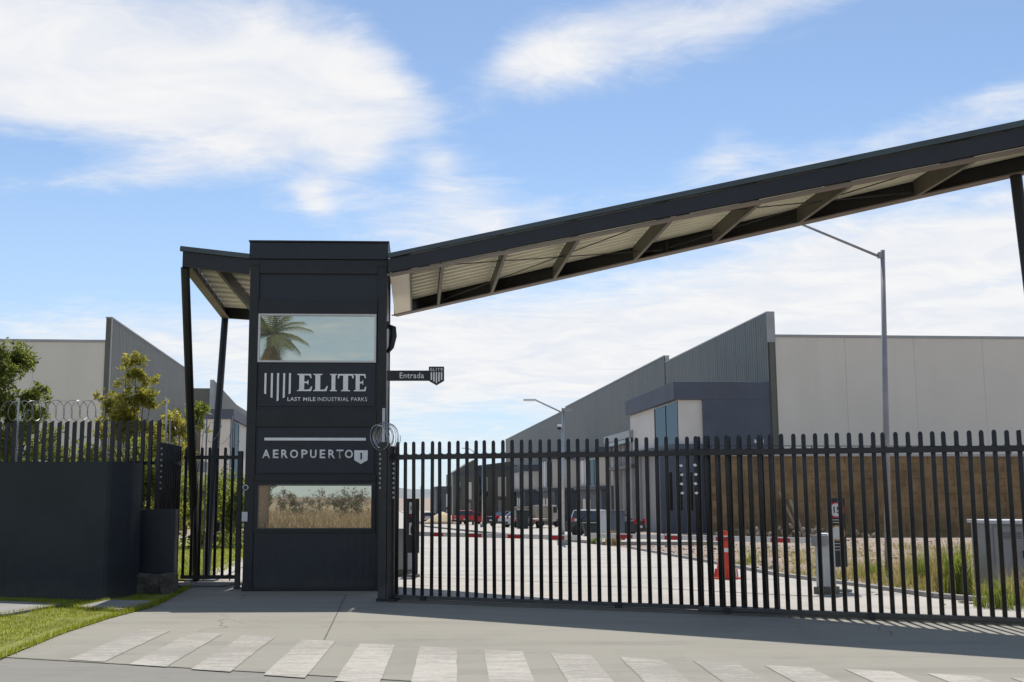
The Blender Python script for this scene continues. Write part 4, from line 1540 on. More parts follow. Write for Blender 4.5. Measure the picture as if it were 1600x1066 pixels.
def cladding(parent, y0, y1, zlo, zhi, xo, st=2.2, zhi2=None, side=-1):
    """upstanding wall of vertical sheets; each sheet is one part"""
    n = max(1, int((y1 - y0) / st))
    st = (y1 - y0) / n
    for i in range(n):
        a, b = y0 + i * st, y0 + (i + 1) * st
        mb = MB()
        k = 5
        pts = []
        w_ = (b - a - 0.03) / k
        for j in range(k):
            q_ = a + 0.015 + j * w_
            pts += [(q_, 0), (q_ + w_ * .8, 0), (q_ + w_ * .85, -0.014), (q_ + w_ * .95, -0.014)]
        pts.append((b - 0.015, 0))
        h0 = zhi + (0 if zhi2 is None else (zhi2 - zhi) * (a - y0) / (y1 - y0))
        h1 = zhi + (0 if zhi2 is None else (zhi2 - zhi) * (b - y0) / (y1 - y0))
        m_ = len(pts)
        vs = [(xo + side * (0.04 + p[1]), p[0], zlo) for p in pts] + [(xo + side * (0.04 + p[1]), p[0], h0 + (h1 - h0) * (p[0] - a) / (b - a)) for p in pts]
        mb.add(vs, [(q_, q_ + 1, m_ + q_ + 1, m_ + q_) for q_ in range(m_ - 1)])
        mb.build('cladding_sheet', 'dark_cladding', parent)


def office(parent, y0, y1, xo, ztop, zfl, zdeck, glass, cream_front=True, corner=0.0, side=-1, name='office_block'):
    """projecting office: fascia, recessed cream wall with glazing, dark deck, ground floor"""
    s_ = side

    def bb(x0, x1, a, b, z0, z1):
        xa, xb = sorted((s_ * abs(x0), s_ * abs(x1)))
        return (xa, a, z0), (xb, b, z1)
    X_ = abs(xo)
    fas = MB()
    fas.box(*bb(0.0, X_, y0, y1, zfl, ztop))
    ob = fas.build(name, 'blue_grey', parent, bevel=0.02)
    if corner > 0:
        MB().box(*bb(0.0, corner, y0 + 0.01, y1 - 0.3, zc_, zfl - 0.003)).build('solid_wall', 'blue_grey', ob)
    MB().box(*bb(corner + 0.003, X_ - 0.35, y0 + 0.25, y1 - 0.2, zdeck, zfl - 0.003)).build('recessed_wall', 'office_cream', ob)
    gl = MB()
    a, b = y0 + 0.35, y0 + 0.35 + (y1 - y0) * glass
    gl.box(*bb(X_ - 0.345, X_ - 0.33, a, b, zdeck + 0.1, zfl - 0.1))
    g_ = gl.build('glazing', 'office_glass', ob)
    fr = MB()
    nn = 2
    for i in range(nn + 1):
        q_ = a + (b - a) * i / nn
        fr.box(*bb(X_ - 0.34, X_ - 0.29, q_ - 0.025, q_ + 0.025, zdeck + 0.1, zfl - 0.1))
    fr.box(*bb(X_ - 0.34, X_ - 0.29, a, b, zfl - 0.16, zfl - 0.08))
    fr.build('glazing_frame', 'slot_dark', g_)
    MB().box(*bb(0.0 if corner == 0 else corner + 0.003, X_ + 0.05, y0 - 0.05, y1, zdeck - 0.35, zdeck - 0.003)).build('deck', 'blue_grey', ob)
    return ob


# --- warehouse one (nearest)
U1 = ys(1045) + 0.0
Wa = bld('nearest pale warehouse on the right with a raised dark street wall and blue-grey office corner', 0)
FT = 0.5
MB().box((FT, 0.06, zc_), (46, U1, H_wall)).build('front_wall', 'pale_wall', Wa)
for i in range(9):
    x_ = FT + i * 5.05
    MB().box((x_ + 0.006, 0.0, zc_), (x_ + 5.044, 0.057, H_wall - 0.125)).build('wall_slab', 'pale_wall', Wa, bevel=0.006)
MB().box((FT - 0.0, -0.06, H_wall - 0.12), (46.05, 0.25, H_wall + 0.06)).build('parapet_cap', 'cladding_trim', Wa)
MB().box((0.0, 0.03, zc_), (FT - 0.003, U1, H_fin - 0.05)).build('street_wall', 'dark_cladding', Wa)
cladding(Wa, 0.0, U1, 5.0, H_fin - 0.05, 0.0, 2.4)
MB().box((-0.06, -0.08, H_wall - 0.5), (FT, -0.003, H_fin)).build('corner_trim', 'cladding_trim', Wa)
MB().box((-0.07, 0.0, H_fin - 0.05), (FT + 0.03, U1, H_fin + 0.06)).build('wall_cap', 'cladding_trim', Wa)
MB().box((0.05, -0.05, zc_), (FT - 0.1, 0.0, H_wall - 0.5)).build('corner_trim', 'dark_cladding', Wa)
ya = ys(980, XA)
zO = zq(597, WY)
zF = zq(625, WY)
zD = zq(694, WY)
co = abs(xf(1103))
ob = office(Wa, 0.03, ya, XA, zO, zF, zD, 0.42, corner=co)
# ground floor of the office with three slot windows
XG = abs(xf(1035))
gf = MB().box((-XG, 0.5, zc_), (-co - 0.003, 1.6, zD - 0.36)).build('ground_floor', 'blue_grey', Wa)
for px in (1051, 1066, 1083):
    x_ = xf(px)
    MB().box((x_ - 0.13, 0.49, zq(798, WY)), (x_ + 0.13, 0.52, zq(738, WY))).build('slot_window', 'slot_dark', gf)
o = MB().box((-abs(XA) + 0.6, 1.603, zc_), (-co - .003, ya - 0.4, zD - 0.36)).build('ground_floor', 'office_grey', Wa)
for i in range(5):
    yy = 2.6 + i * (ya - 3) / 5
    MB().box((XA + 0.42, yy, zc_), (XA + 0.62, yy + 0.5, zD - 0.36)).build('pier', 'office_grey', Wa)
# portal between the offices
yp0, yp1 = ys(985, XA), ys(945, XA)
zP = zq(673, WY + yp0)
pr = MB().box((XA, yp0, zP - 0.6), (0, yp1, zP)).build('entrance_portal', 'cladding_trim', Wa)
MB().box((XA + 0.15, yp0 + 0.1, zP - 0.95), (0, yp1 - 0.1, zP - 0.603)).build('portal_lintel', 'slot_dark', pr)
for i in range(3):
    yy = yp0 + 0.3 + i * (yp1 - yp0 - 0.9) / 2
    MB().box((XA + 0.2, yy, zc_), (XA + 0.5, yy + 0.35, zP - 0.953)).build('portal_column', 'office_grey', pr)
MB().box((XA + 0.8, yp0 + 0.2, zc_), (-0.02, yp1 - 0.2, zP - 0.953)).build('portal_wall', 'office_grey', pr)
MB().box((XA + 0.16, yp0 + 0.15, zD - 1.3), (XA + 0.79, yp1 - 0.1, zD - 1.0)).build('portal_beam', 'dark_cladding', pr)

# --- warehouse two and three further along
U2 = ys(886)
U3 = ys(791)
specs = [(U1 + 0.02, U2, zq(557, WY + U1), 'second warehouse on the right with a long dark street wall and twin offices'),
         (U2 + 0.02, U3, zq(641, WY + U2), 'farthest long dark warehouse on the right tapering towards the end of the street')]
for (a, b, hh, lab) in specs:
    Wb = bld(lab, a)
    L = b - a
    MB().box((0.0, 0.0, zc_), (46, L, hh - 0.9)).build('front_wall', 'pale_wall', Wb)
    MB().box((-0.05, 0.0, zc_), (-0.003, L, hh)).build('street_wall', 'dark_cladding', Wb)
    cladding(Wb, 0.0, L, 3.0, hh, -0.05, 3.6)
    MB().box((-0.16, 0.0, hh - 0.02), (0.42, L, hh + 0.1)).build('wall_cap', 'cladding_trim', Wb)
    MB().box((0.0, -0.02, hh - 1.6), (0.4, 0.3, hh - 0.02)).build('corner_trim', 'cladding_trim', Wb)
    nn = 2 if a < 60 else 3
    for j in range(nn):
        y0 = 1.0 + j * L / nn
        y1 = y0 + min(13.0, L / nn - 6)
        yy0 = WY + a + y0
        ztp = 6.4 if j % 2 == 0 else 7.2
        ob = office(Wb, y0, y1, XA, ztp, ztp - 1.0, 2.6, 0.35, name='office_block')
        MB().box((XA + 0.6, y0 + 0.3, zc_), (-0.06, y1 - .3, 2.6 - 0.36)).build('ground_floor', 'blue_grey', Wb)
        for k in range(4):
            yk = y0 + 1.2 + k * 0.9
            MB().box((XA + 0.57, yk, -1.2), (XA + 0.598, yk + 0.28, 1.7)).build('slot_window', 'slot_dark', Wb)
        for k in range(2):
            yk = y0 + 6.2 + k * 3.0
            MB().box((XA + 0.555, yk, gz(yy0) + 0.1), (XA + 0.596, yk + 1.6, 1.3)).build('door', 'office_cream', Wb)
        # cream window bays on the upper floor
        for k in range(3):
            yk = y0 + (y1 - y0) * (0.45 + 0.17 * k)
            MB().box((XA + 0.2, yk, 2.8), (XA + 0.348, yk + 1.3, ztp - 1.1)).build('bay_panel', 'boom_white', ob)

# --- left hand warehouses, mirrored
LY = WY + 1.5
Lc = at(165, 533, LY)
V0 = Vector((Lc.x, LY, gz(LY)))
BDL = Vector(((600 - CX) / F, 1, 0)).normalized()
LANG = math.atan2(-BDL.x, BDL.y)


def yl(px):
    return on_line(px, V0, BDL)


def zl_(py, y):
    return at(200, py, y).z


Wl = thing('warehouse', 'pale warehouse on the left with a dark wall rising to a point above its roof', 'warehouse', (V0.x, V0.y, 0), LANG, 'warehouses on the left side')
hw, hf = zl_(533, LY), zl_(497, LY)
y1 = yl(280)
hfe = zl_(578, LY + y1)
MB().box((-46, 0.06, zc_), (0, y1, hw)).build('front_wall', 'pale_wall', Wl)
for i in range(9):
    x_ = -0.01 - (i + 1) * 5.05
    MB().box((x_ + 0.006, 0.0, zc_), (x_ + 5.044, 0.057, hw - 0.105)).build('wall_slab', 'pale_wall', Wl, bevel=0.006)
MB().box((-46, -0.06, hw - 0.1), (0.02, 0.2, hw + 0.08)).build('parapet_cap', 'cladding_trim', Wl)
fin = MB()
fin.prism([(0.0, zc_), (y1, zc_), (y1, hfe), (0.0, hf)], 0.003, 0.36, 'x')
fin.build('street_wall', 'dark_cladding', Wl)
cladding(Wl, 0.0, y1, zc_, hf - 0.02, 0.36, 2.4, zhi2=hfe - 0.02, side=1)
MB().box((-0.003, -0.06, zc_), (0.36, -0.003, hf)).build('corner_trim', 'dark_cladding', Wl)
MB().box((0.361, -0.07, zc_), (0.43, 0.05, hf + 0.02)).build('corner_trim', 'cladding_trim', Wl)
cp = MB()
cp.beam(Vector((0.19, -0.06, hf + 0.03)), Vector((0.19, y1, hfe + 0.03)), 0.48, 0.1)
cp.build('wall_cap', 'cladding_trim', Wl)
office(Wl, 4, y1 - 2, 3.0, 4.9, 3.9, 2.2, 0.4, side=1)
# second left building
y2 = yl(323)
Wm = thing('warehouse', 'second left warehouse with dark front wall and sloping fin, seen between tower and canopy legs', 'warehouse', tuple((V0 + BDL * y2).xy.to_3d()), LANG, 'warehouses on the left side')
YY = LY + y2
h2, h3 = zl_(607, YY), zl_(598, YY)
Lm = 42
MB().box((-30, 0, zc_), (0, Lm, h2)).build('front_wall', 'dark_cladding', Wm)
MB().prism([(-0.05, zc_), (Lm, zc_), (Lm, h3 - 2.2), (-0.05, h3 + 0.3)], 0.003, 0.4, 'x').build('street_wall', 'dark_cladding', Wm)
cladding(Wm, 0.0, Lm, zc_, h3 + 0.28, 0.4, 3.0, zhi2=h3 - 2.22, side=1)
MB().box((0.0, -0.1, zc_), (0.5, -0.052, h3 + 0.32)).build('corner_trim', 'cladding_trim', Wm)
office(Wm, -6, 14, 3.6, zl_(640, YY - 5), zl_(650, YY - 5) - .4, 3.0, 0.35, side=1)
MB().box((0.45, -5.5, zc_), (3.2, 13, 2.6)).build('ground_floor', 'office_grey', Wm)

# --- small buildings at the far end of the street
def far_block(label, px0, px1, pytop, y, depth, m='dark_cladding', slope=0, bands=True):
    a, b = at(px0, 800, y), at(px1, 800, y)
    zt_ = at(px0, pytop, y).z
    r_ = thing('far_building', label, 'building', (a.x, y, gz(y)), BANG, 'buildings at the end of the street')
    Wd = b.x - a.x
    hh = zt_ - gz(y)
    MB().prism([(0, 0), (Wd, 0), (Wd, hh + slope), (0, hh)], 0, depth, 'y').build('wall', m, r_)
    MB().box((-0.15, -0.15, hh - 0.5), (Wd, -0.003, hh - 0.1)).build('fascia', 'blue_grey', r_)
    n = max(2, int(Wd / 3))
    for i in range(n):
        x_ = Wd * (i + 0.25) / n
        MB().box((x_, -0.08, hh * 0.45), (x_ + Wd / n * .45, -0.003, hh * 0.8)).build('window', 'office_cream' if i % 2 else 'office_glass', r_)
        MB().box((x_, -0.08, 0.05), (x_ + Wd / n * .35, -0.003, hh * 0.38)).build('door', 'office_grey' if i % 2 else 'slot_dark', r_)
    return r_


far_block('small dark office with white-framed windows at the far end of the street', 682, 706, 760, 150, 12, 'blue_grey')
far_block('dark grey unit with sloping roof beyond the far warehouse', 708, 742, 738, 190, 25, 'dark_cladding', 2.2)
far_block('dark unit partly behind the street lamp at the end of the street', 742, 800, 728, 200, 30, 'dark_cladding', 0.8)
# hills on the horizon
hm = MB()
N = 90
row0, row1 = [], []
for i in range(N + 1):
    x_ = -1500 + 3000 * i / N
    h_ = 14 + 12 * (noise.noise(Vector((i * 0.21, 0.3, 0))) + 0.5 * noise.noise(Vector((i * 0.7, 4, 0)))) + 6
    row0.append((x_, 2300, -3.5))
    row1.append((x_, 2420, max(4, h_)))
hm.add(row0 + row1, [(i, i + 1, N + 2 + i, N + 1 + i) for i in range(N)])
hm.add([(r_[0], 2420, r_[2]) for r_ in row1] + [(r_[0], 2560, -3.5) for r_ in row1], [(i, i + 1, N + 2 + i, N + 1 + i) for i in range(N)])
struct(hm.build('hills', 'hill'))

# ------------------------------------------------------------------ brown block wall on the right
BW = thing('block_wall', 'long brown stone block wall beyond the dirt yard on the right', 'wall', (at(1113, 800, 66).x, 66, 0), R(1.5))
bw_top = at(1300, 713, 66).z
bw_len = 24.5
bw_bot = gz(66) - 0.1
rows_n, cw = 11, 1.0
rh = (bw_top - bw_bot) / rows_n
MB().box((0, 0.12, bw_bot), (bw_len, 0.4, bw_top - 0.02)).build('mortar_core', 'mortar', BW)
vars_ = []
random.seed(3)
for v_ in range(6):
    mb = MB().box((0.007, 0.08, 0.006), (cw - 0.007, 0.2, rh - 0.006))
    for v in mb.v:
        if v.y < 0.1:
            v += Vector((random.uniform(-.006, .006), random.uniform(-.02, .02), random.uniform(-.005, .005)))
    vars_.append(mb.mesh('stone_block', 'block_brown'))
for r_ in range(rows_n):
    c_ = 0
    x_ = -0.5 if r_ % 2 else 0.0
    while x_ < bw_len - 0.6:
        if x_ >= 0:
            place('stone_block', random.choice(vars_), BW, (x_, random.uniform(-0.02, 0.02), bw_bot + r_ * rh))
        x_ += cw
MB().box((0, -0.08, bw_top), (bw_len, 0.42, bw_top + 0.14)).build('coping', 'cladding_trim', BW)
WR = MB()
for zz_ in (0.42, 0.62):
    WR.tube([(0, 0.2, bw_top + zz_), (bw_len, 0.2, bw_top + zz_)], 0.025, 5)
for i in range(9):
    WR.tube([(i * 3.0 + 0.1, 0.2, bw_top), (i * 3.0 + 0.1, 0.2, bw_top + 0.66)], 0.03, 5)
WR.build('wire_rail', 'slot_dark', BW)

# rubble, planks
random.seed(21)
rubm = []
for v_ in range(5):
    bm = bmesh.new()
    bmesh.ops.create_icosphere(bm, subdivisions=1, radius=1)
    for v in bm.verts:
        v.co *= random.uniform(0.6, 1.15)
        v.co.z *= 0.6
    me = bpy.data.meshes.new('rock')
    bm.to_mesh(me)
    bm.free()
    me.materials.append(M['rubble'])
    rubm.append(me)
rp = thing('rubble_heap', 'grey rubble heap lying against the foot of the brown wall', 'rubble', (at(1230, 820, 63).x, 63, gz(63)))
for i in range(80):
    x_ = random.gauss(0, 3.2)
    s_ = random.uniform(0.06, 0.24)
    o = place('rock', random.choice(rubm), rp, (x_, random.gauss(0, 0.8), max(0, 0.7 - abs(x_) * 0.12) * random.random() + s_ * .3), (random.random() * 3, random.random() * 3, random.random() * 3))
    o.scale = (s_,) * 3
for i, (px, lx, lab) in enumerate(((1250, -0.9, 'pale plank leaning on the brown wall, the left of two'), (1256, -0.5, 'weathered plank leaning on the brown wall, the right of two'))):
    b_ = at(px, 820, 64.8)
    o = MB().beam(Vector((0, 0, 0)), Vector((lx, 0.8, 2.6 - i * .5)), 0.22, 0.05).build('plank', 'plank', None, loc=(b_.x, 64.8, gz(64.8)))
    tag(o, lab, 'plank', 'planks leaning on the brown wall')
sm = MB().lathe([(2.6, 0), (2.0, 0.5), (1.1, 1.1), (0.3, 1.5)], 18)
for v in sm.v:
    v += Vector((1, 1, 0.6)) * 0.25 * noise.noise(v * 1.3) * (1 if v.z > 0.01 else 0)
o = sm.build('sand_pile', 'sand', None, smooth=True, loc=(at(692, 805, 135).x, 135, gz(135)))
tag(o, 'tan sand pile beside the road at its far end', 'sand pile')
mats_st = [(0.012, 4000), ]
# stones scattered on the dirt yard
mb = MB()
for _ in range(1400):
    y_ = random.uniform(17, 60)
    x_ = 6.9 + random.random() ** 1.2 * (0.52 * y_ - 4)
    s_ = random.uniform(0.015, 0.05) * (1 if random.random() < .93 else 2.2)
    z_ = gz(y_) - 0.02
    vs = [Vector((x_, y_, z_)) + Vector((a * s_ * random.uniform(.7, 1.2), b * s_ * random.uniform(.7, 1.2), c * s_ * .8)) for a, b, c in ((-1, -1, 0), (1, -1, 0), (1, 1, 0), (-1, 1, 0), (-.5, -.5, 1), (.5, -.5, 1), (.5, .5, 1), (-.5, .5, 1))]
    mb.add(vs, [(4, 5, 6, 7), (0, 1, 5, 4), (1, 2, 6, 5), (2, 3, 7, 6), (3, 0, 4, 7)])
tag(struct(mb.build('yard_stones', 'rubble', fix=False), 'stuff'), 'small stones scattered over the dirt yard on the right', 'stones')

# kerb at the inner edge of the yard
kb = MB()
kp_ = [Vector((9.6, 15.3, 0)), Vector((7.65, 18.2, 0)), Vector((6.8, 24, 0)), Vector((6.8, 30, 0)), Vector((6.6, 43, 0))]
for a, b in zip(kp_[:-1], kp_[1:]):
    a = Vector((a.x, a.y, gz(a.y) + 0.03))
    b = Vector((b.x, b.y, gz(b.y) + 0.03))
    kb.beam(a, b, 0.14, 0.10)
struct(kb.build('kerb', 'kerb_concrete'))
# raised parking apron along the warehouses
park = [(6.3, 48.5), (1.8, 78), (-3.2, 115), (-8, 220), (-17, 330), (14, 330), (9, 220), (9, 115), (10.5, 60), (11.5, 48.5)]
sheet('parking_area', park, 0.13, 'inner_concrete')
kb = MB()
for a, b in zip(park[:4], park[1:5]):
    kb.beam(Vector((a[0], a[1], gz(a[1]) + 0.06)), Vector((b[0], b[1], gz(b[1]) + 0.06)), 0.2, 0.15)
kb.beam(Vector((6.3, 48.5, gz(48.5) + 0.06)), Vector((11.5, 48.5, gz(48.5) + 0.06)), 0.2, 0.15)
struct(kb.build('parking_kerb', 'kerb_concrete'))

# ------------------------------------------------------------------ weeds
random.seed(31)


def pick_weed(dens=1.0):
    def f():
        y = 15.0 + 33 * random.random() ** 1.8
        x = random.uniform(6.9, 0.54 * y + 0.3)
        edge = 7.6 if y > 18.2 else 7.65 + (18.2 - y) * 0.67
        if y > 22:
            edge = 6.9
        if x < edge + 0.05:
            return None
        dn = noise.noise(Vector((x * 0.55, y * 0.35, 2.0))) + 0.45 * noise.noise(Vector((x * 1.7, y * 1.7, 5)))
        near = 0.55 - (y - 15) * 0.035 + (x - 8) * 0.06
        if dn + near * dens < random.uniform(0.0, 0.25):
            return None
        return x, y
    return f


mb = MB()
blades(mb, 19000, pick_weed(0.75), 0.04, 0.28, 0.012, 0.9)
tag(struct(mb.build('weeds', 'weed_leaf', fix=False), 'stuff'), 'green weeds overgrowing the verge on the right behind the gate', 'weeds')
mb = MB()
blades(mb, 26000, pick_weed(0.95), 0.04, 0.36, 0.009, 1.0)
tag(struct(mb.build('dry_weeds', 'grass_dry', fix=False), 'stuff'), 'dry straw-coloured grass mixed into the right verge', 'weeds')


def clump(px, py, label, h, n, m, spread=0.3, wd=0.014, group='tall weeds on the right verge'):
    p = G(px, py)
    r_ = thing('tall_weed', label, 'weed', tuple(p), 0, group)
    mb = MB()
    for _ in range(n):
        a = random.uniform(0, math.tau)
        rr = random.random() * spread * 0.4
        x, y = math.cos(a) * rr, math.sin(a) * rr
        hh = h * random.uniform(0.5, 1.05)
        la = random.uniform(0, math.tau)
        l = random.uniform(0.05, spread) * hh
        pts_ = []
        for k in range(5):
            t = k / 4
            pts_.append(Vector((x + math.cos(la) * l * t ** 2, y + math.sin(la) * l * t ** 2, hh * (t - 0.12 * t ** 3))))
        s_ = Vector((-math.sin(la), math.cos(la), 0))
        o = len(mb.v)
        for k, q_ in enumerate(pts_):
            ww = wd * (1 - k / 4.3)
            mb.v += [q_ - s_ * ww / 2, q_ + s_ * ww / 2]
        mb.f += [(o + 2 * k, o + 2 * k + 1, o + 2 * k + 3, o + 2 * k + 2) for k in range(4)]
    mb.build('blades', m, r_, fix=False)
    return r_


clump(1497, 930, 'tall bright green reed clump left of the grey cabinet', 1.05, 260, 'weed_leaf', 0.6, 0.022)
clump(1475, 925, 'straw-coloured tall grass just left of the reed clump', 0.95, 200, 'grass_dry', 0.5, 0.012)
clump(1440, 915, 'green grass clump a little right of the tall lamp pole', 0.8, 200, 'weed_leaf', 0.6, 0.014)
clump(1418, 905, 'thin dry grass clump right behind the lamp pole', 0.75, 140, 'grass_dry', 0.6, 0.010)
clump(1365, 905, 'low green clump between the dark sign board and lamp pole', 0.5, 160, 'weed_leaf', 0.8, 0.014)
clump(1560, 950, 'green weed clump at the foot of the grey cabinet', 0.55, 240, 'weed_leaf', 0.9, 0.016)
clump(1585, 945, 'dry weed clump at the right end of the grey cabinet', 0.7, 200, 'grass_dry', 0.7, 0.011)
clump(1173, 880, 'low yellowish tuft beside the orange cone', 0.4, 120, 'weed_leaf', 0.8, 0.014)
clump(1345, 900, 'small straw tuft just right of the dark sign board', 0.4, 120, 'grass_dry', 0.8, 0.012)
clump(958, 852, 'tuft of yellow grass in front of the small grey cabinets', 0.75, 160, 'grass_dry', 0.9, 0.03)
clump(930, 850, 'green tuft left of the small grey cabinets', 0.6, 120, 'weed_leaf', 0.9, 0.03)

# ------------------------------------------------------------------ street furniture
# tall lamp pole right
p = G(1389, 905)
LPt = thing('street_lamp', 'tall grey street lamp with one arm reaching up behind the canopy', 'street lamp', tuple(p), 0)
tp = at(1379, 391, p.y)
ht = tp.z - p.z
dx_ = tp.x - p.x
MB().tube([(0, 0, 0), (dx_ * .5, 0, ht * .5), (dx_, 0, ht)], [0.075, 0.06, 0.045], 12).build('pole', 'pole_grey', LPt, smooth=True)
MB().lathe([(0.13, 0), (0.13, 0.03), (0.09, 0.05)], 12).build('base_flange', 'pole_grey', LPt)
a0 = at(1376, 402, p.y)
a1 = at(1215, 335, p.y)
MB().tube([a0 - p, a1 - p], [0.03, 0.024], 8).build('arm', 'pole_grey', LPt, smooth=True)
MB().box((dx_ - 0.10, -0.05, ht - 0.17), (dx_ - 0.03, 0.05, ht - 0.05)).build('arm_bracket', 'pole_grey', LPt)
q_ = a1 - p
MB().box((q_.x - 0.5, -0.1, q_.z - 0.02), (q_.x, 0.1, q_.z + 0.06)).build('lamp_head', 'pole_grey', LPt, bevel=0.02)


def lamp2(label, px, pybase, pytop, armpx, armpy, ncam, y=None, wide=1.0):
    p = G(px, pybase) if y is None else Vector((at(px, 800, y).x, y, gz(y)))
    r_ = thing('street_lamp', label, 'street lamp', tuple(p), 0, 'lamps along the inner street')
    t_ = at(px, pytop, p.y) - p
    MB().tube([(0, 0, 0), (t_.x, 0, t_.z)], [0.085 * wide, 0.05 * wide], 10).build('pole', 'galv', r_, smooth=True)
    MB().box((-0.22, -0.22, 0), (0.22, 0.22, 0.45)).build('plinth', 'kerb_concrete', r_, bevel=0.02)
    e_ = at(armpx, armpy, p.y) - p
    m_ = e_.lerp(t_, 0.62) + Vector((0, 0, 0.12 * abs(e_.x - t_.x)))
    m_ = Vector((e_.x + (t_.x - e_.x) * 0.33, 0, e_.z + 0.0))
    MB().tube([t_ - Vector((0, 0, 0.15)), m_, (e_.x + 0.5, 0, e_.z + 0.03)], 0.035 * wide, 8).build('arm', 'galv', r_, smooth=True)
    MB().box((e_.x, -0.12, e_.z - 0.02), (e_.x + 0.55, 0.12, e_.z + 0.07)).build('lamp_head', 'boom_white', r_, bevel=0.02)
    if ncam:
        c = at(px - 5, 667, p.y) - p
        MB().box((c.x - 0.10, -0.08, c.z - 0.02), (0.02, 0.04, c.z + 0.1)).build('camera_housing', 'boom_white', r_, bevel=0.02)
        MB().lathe([(0.04, -0.12), (0.09, -0.06), (0.10, 0.0)], 12, (c.x - 0.03, -0.02, c.z - 0.02)).build('camera_dome', 'slot_dark', r_, smooth=True)
        MB().box((t_.x - 0.05, -0.15, t_.z - 0.05), (t_.x + 0.35, 0.15, t_.z + 0.05)).build('antenna_box', 'cabinet_grey', r_)
    return r_


lamp2('silver street lamp with a small camera, before the dark warehouses', 879.5, 852, 640, 818, 626, True)
lamp2('distant silver street lamp at the far end of the inner street', 754, 826, 712, 722, 701, False)
# small camera hanging off the far lamp, thin distant poles
for px, yy, tpy, lab in ((658, 140, 760, 'thin distant utility pole left of the far office'), (675, 150, 752, 'thin distant utility pole touching the far office')):
    b_ = at(px, 800, yy)
    o = MB().tube([(0, 0, 0), (0, 0, at(px, tpy, yy).z - gz(yy))], 0.09, 6).build('utility_pole', 'wire_dull', None, loc=(b_.x, yy, gz(yy)))
    tag(o, lab, 'pole')

# ---- boom barriers
Rb = G(1292, 928)
Lb = G(634, 900)
bd = (Lb - Rb)
bd.z = 0
BL = bd.length
bdn = bd.normalized()
bang = math.atan2(bdn.y, bdn.x)


def barrier(label, base, ang, L, rev, cm, wdt=0.30):  # noqa
    r_ = thing('boom_barrier', label, 'barrier', (base.x, base.y, base.z), ang, 'boom barriers behind the gate')
    zb_ = 0.88
    mb = MB()
    hh = 1.0
    prof = [(-0.12, 0.12), (0.12, 0.12), (0.12, hh - 0.05), (0.08, hh), (-0.08, hh), (-0.12, hh - 0.05)]
    mb.prism(prof, -0.16, 0.16, 'y')
    mb.build('cabinet', cm, r_, bevel=0.015)
    MB().box((-0.16, -0.18, 0), (0.16, 0.18, 0.118)).build('plinth', 'dark_cladding', r_)
    n = int(L / 0.32)
    seg = L / n
    bm_ = MB().box((0, -0.03, zb_ - 0.045), (L, 0.03, zb_ + 0.045)).build('boom', 'boom_white', r_, loc=(0.0, 0.22, 0))
    rs = MB().box((0, -0.0325, -0.036), (0.34, 0.0325, 0.036)).mesh('red_band', 'red_paint')
    k = 0.5
    while k < L - 0.4:
        place('red_band', rs, bm_, (k, 0, zb_ - 0.008))
        k += 0.98
    MB().box((-0.1, 0.17, zb_ - 0.09), (0.14, 0.27, zb_ + 0.09)).build('boom_clamp', 'cabinet_grey', r_)
    return r_


barrier('right barrier with pale cabinet and red and white boom, by the sign board', Rb + bdn * 0.0, bang, BL * 0.485, False, 'cabinet_light')
barrier('left barrier with red and white boom, behind the gate end near the tower', Lb, bang + math.pi, BL * 0.455, True, 'cabinet_grey')
# ---- dark sign boards
def disc(parent, name, r_, x, z, y, m, th_=0.004, n=28, rin=None):
    mb = MB()
    if rin is None:
        mb.prism([(x + r_ * math.cos(t * math.tau / n), z + r_ * math.sin(t * math.tau / n)) for t in range(n)], y - th_, y, 'y')
    else:
        vs, fs = [], []
        for yy in (y - th_, y):
            for rr in (r_, rin):
                for t in range(n):
                    vs.append((x + rr * math.cos(t * math.tau / n), yy, z + rr * math.sin(t * math.tau / n)))
        for t in range(n):
            u = (t + 1) % n
            fs += [(t, u, n + u, n + t), (2 * n + t, 3 * n + t, 3 * n + u, 2 * n + u), (t, 2 * n + t, 2 * n + u, u), (n + t, n + u, 3 * n + u, 3 * n + t)]
        mb.add(vs, fs)
    return mb.build(name, m, parent)


p = G(1312, 925)
SB = thing('sign_board', 'tall black notice board with two round traffic signs behind the right gate', 'sign', tuple(p), 0)
ux = lambda px: at(px, 850, p.y).x - p.x
uz = lambda py: at(1308, py, p.y).z - p.z
MB().box((ux(1295), 0, uz(886)), (ux(1323), 0.06, uz(778))).build('board', 'sign_black', SB, bevel=0.004)
MB().box((ux(1297), 0.01, 0), (ux(1301), 0.05, uz(886) - .002)).build('leg', 'sign_black', SB)
MB().box((ux(1317), 0.01, 0), (ux(1321), 0.05, uz(886) - .002)).build('leg', 'sign_black', SB)
MB().box((ux(1293), -0.1, 0), (ux(1325), 0.2, 0.05)).build('footing', 'kerb_concrete', SB)
for (cz, rm, nm) in ((797, 'sign_red', 'top'), (833, 'sign_amber', 'low')):
    c0x = ux(1309)
    d_ = disc(SB, 'round_sign', 0.125, c0x, uz(cz), -0.001, 'sign_pale')
    disc(d_, 'sign_ring', 0.138, c0x, uz(cz), -0.006, rm, 0.004, rin=0.112)
    if nm == 'top':
        text_obj('numeral', '15', 0.15, 'letter_dark', d_, (c0x, -0.006, uz(cz) - 0.05), 0.002, align='CENTER', offset=0.003)
for i_, py in enumerate((812, 816, 849, 854, 859)):
    MB().box((ux(1300 + (i_ % 2) * 3), -0.004, uz(py + 1)), (ux(1318 - (i_ % 2) * 3), -0.001, uz(py))).build('text_line', 'sign_pale', SB)
p = G(645, 902)
SL_ = thing('sign_board', 'narrow black notice board with the number 15 near the tower', 'sign', tuple(p), 0)
ux = lambda px: at(px, 850, p.y).x - p.x
uz = lambda py: at(644, py, p.y).z - p.z
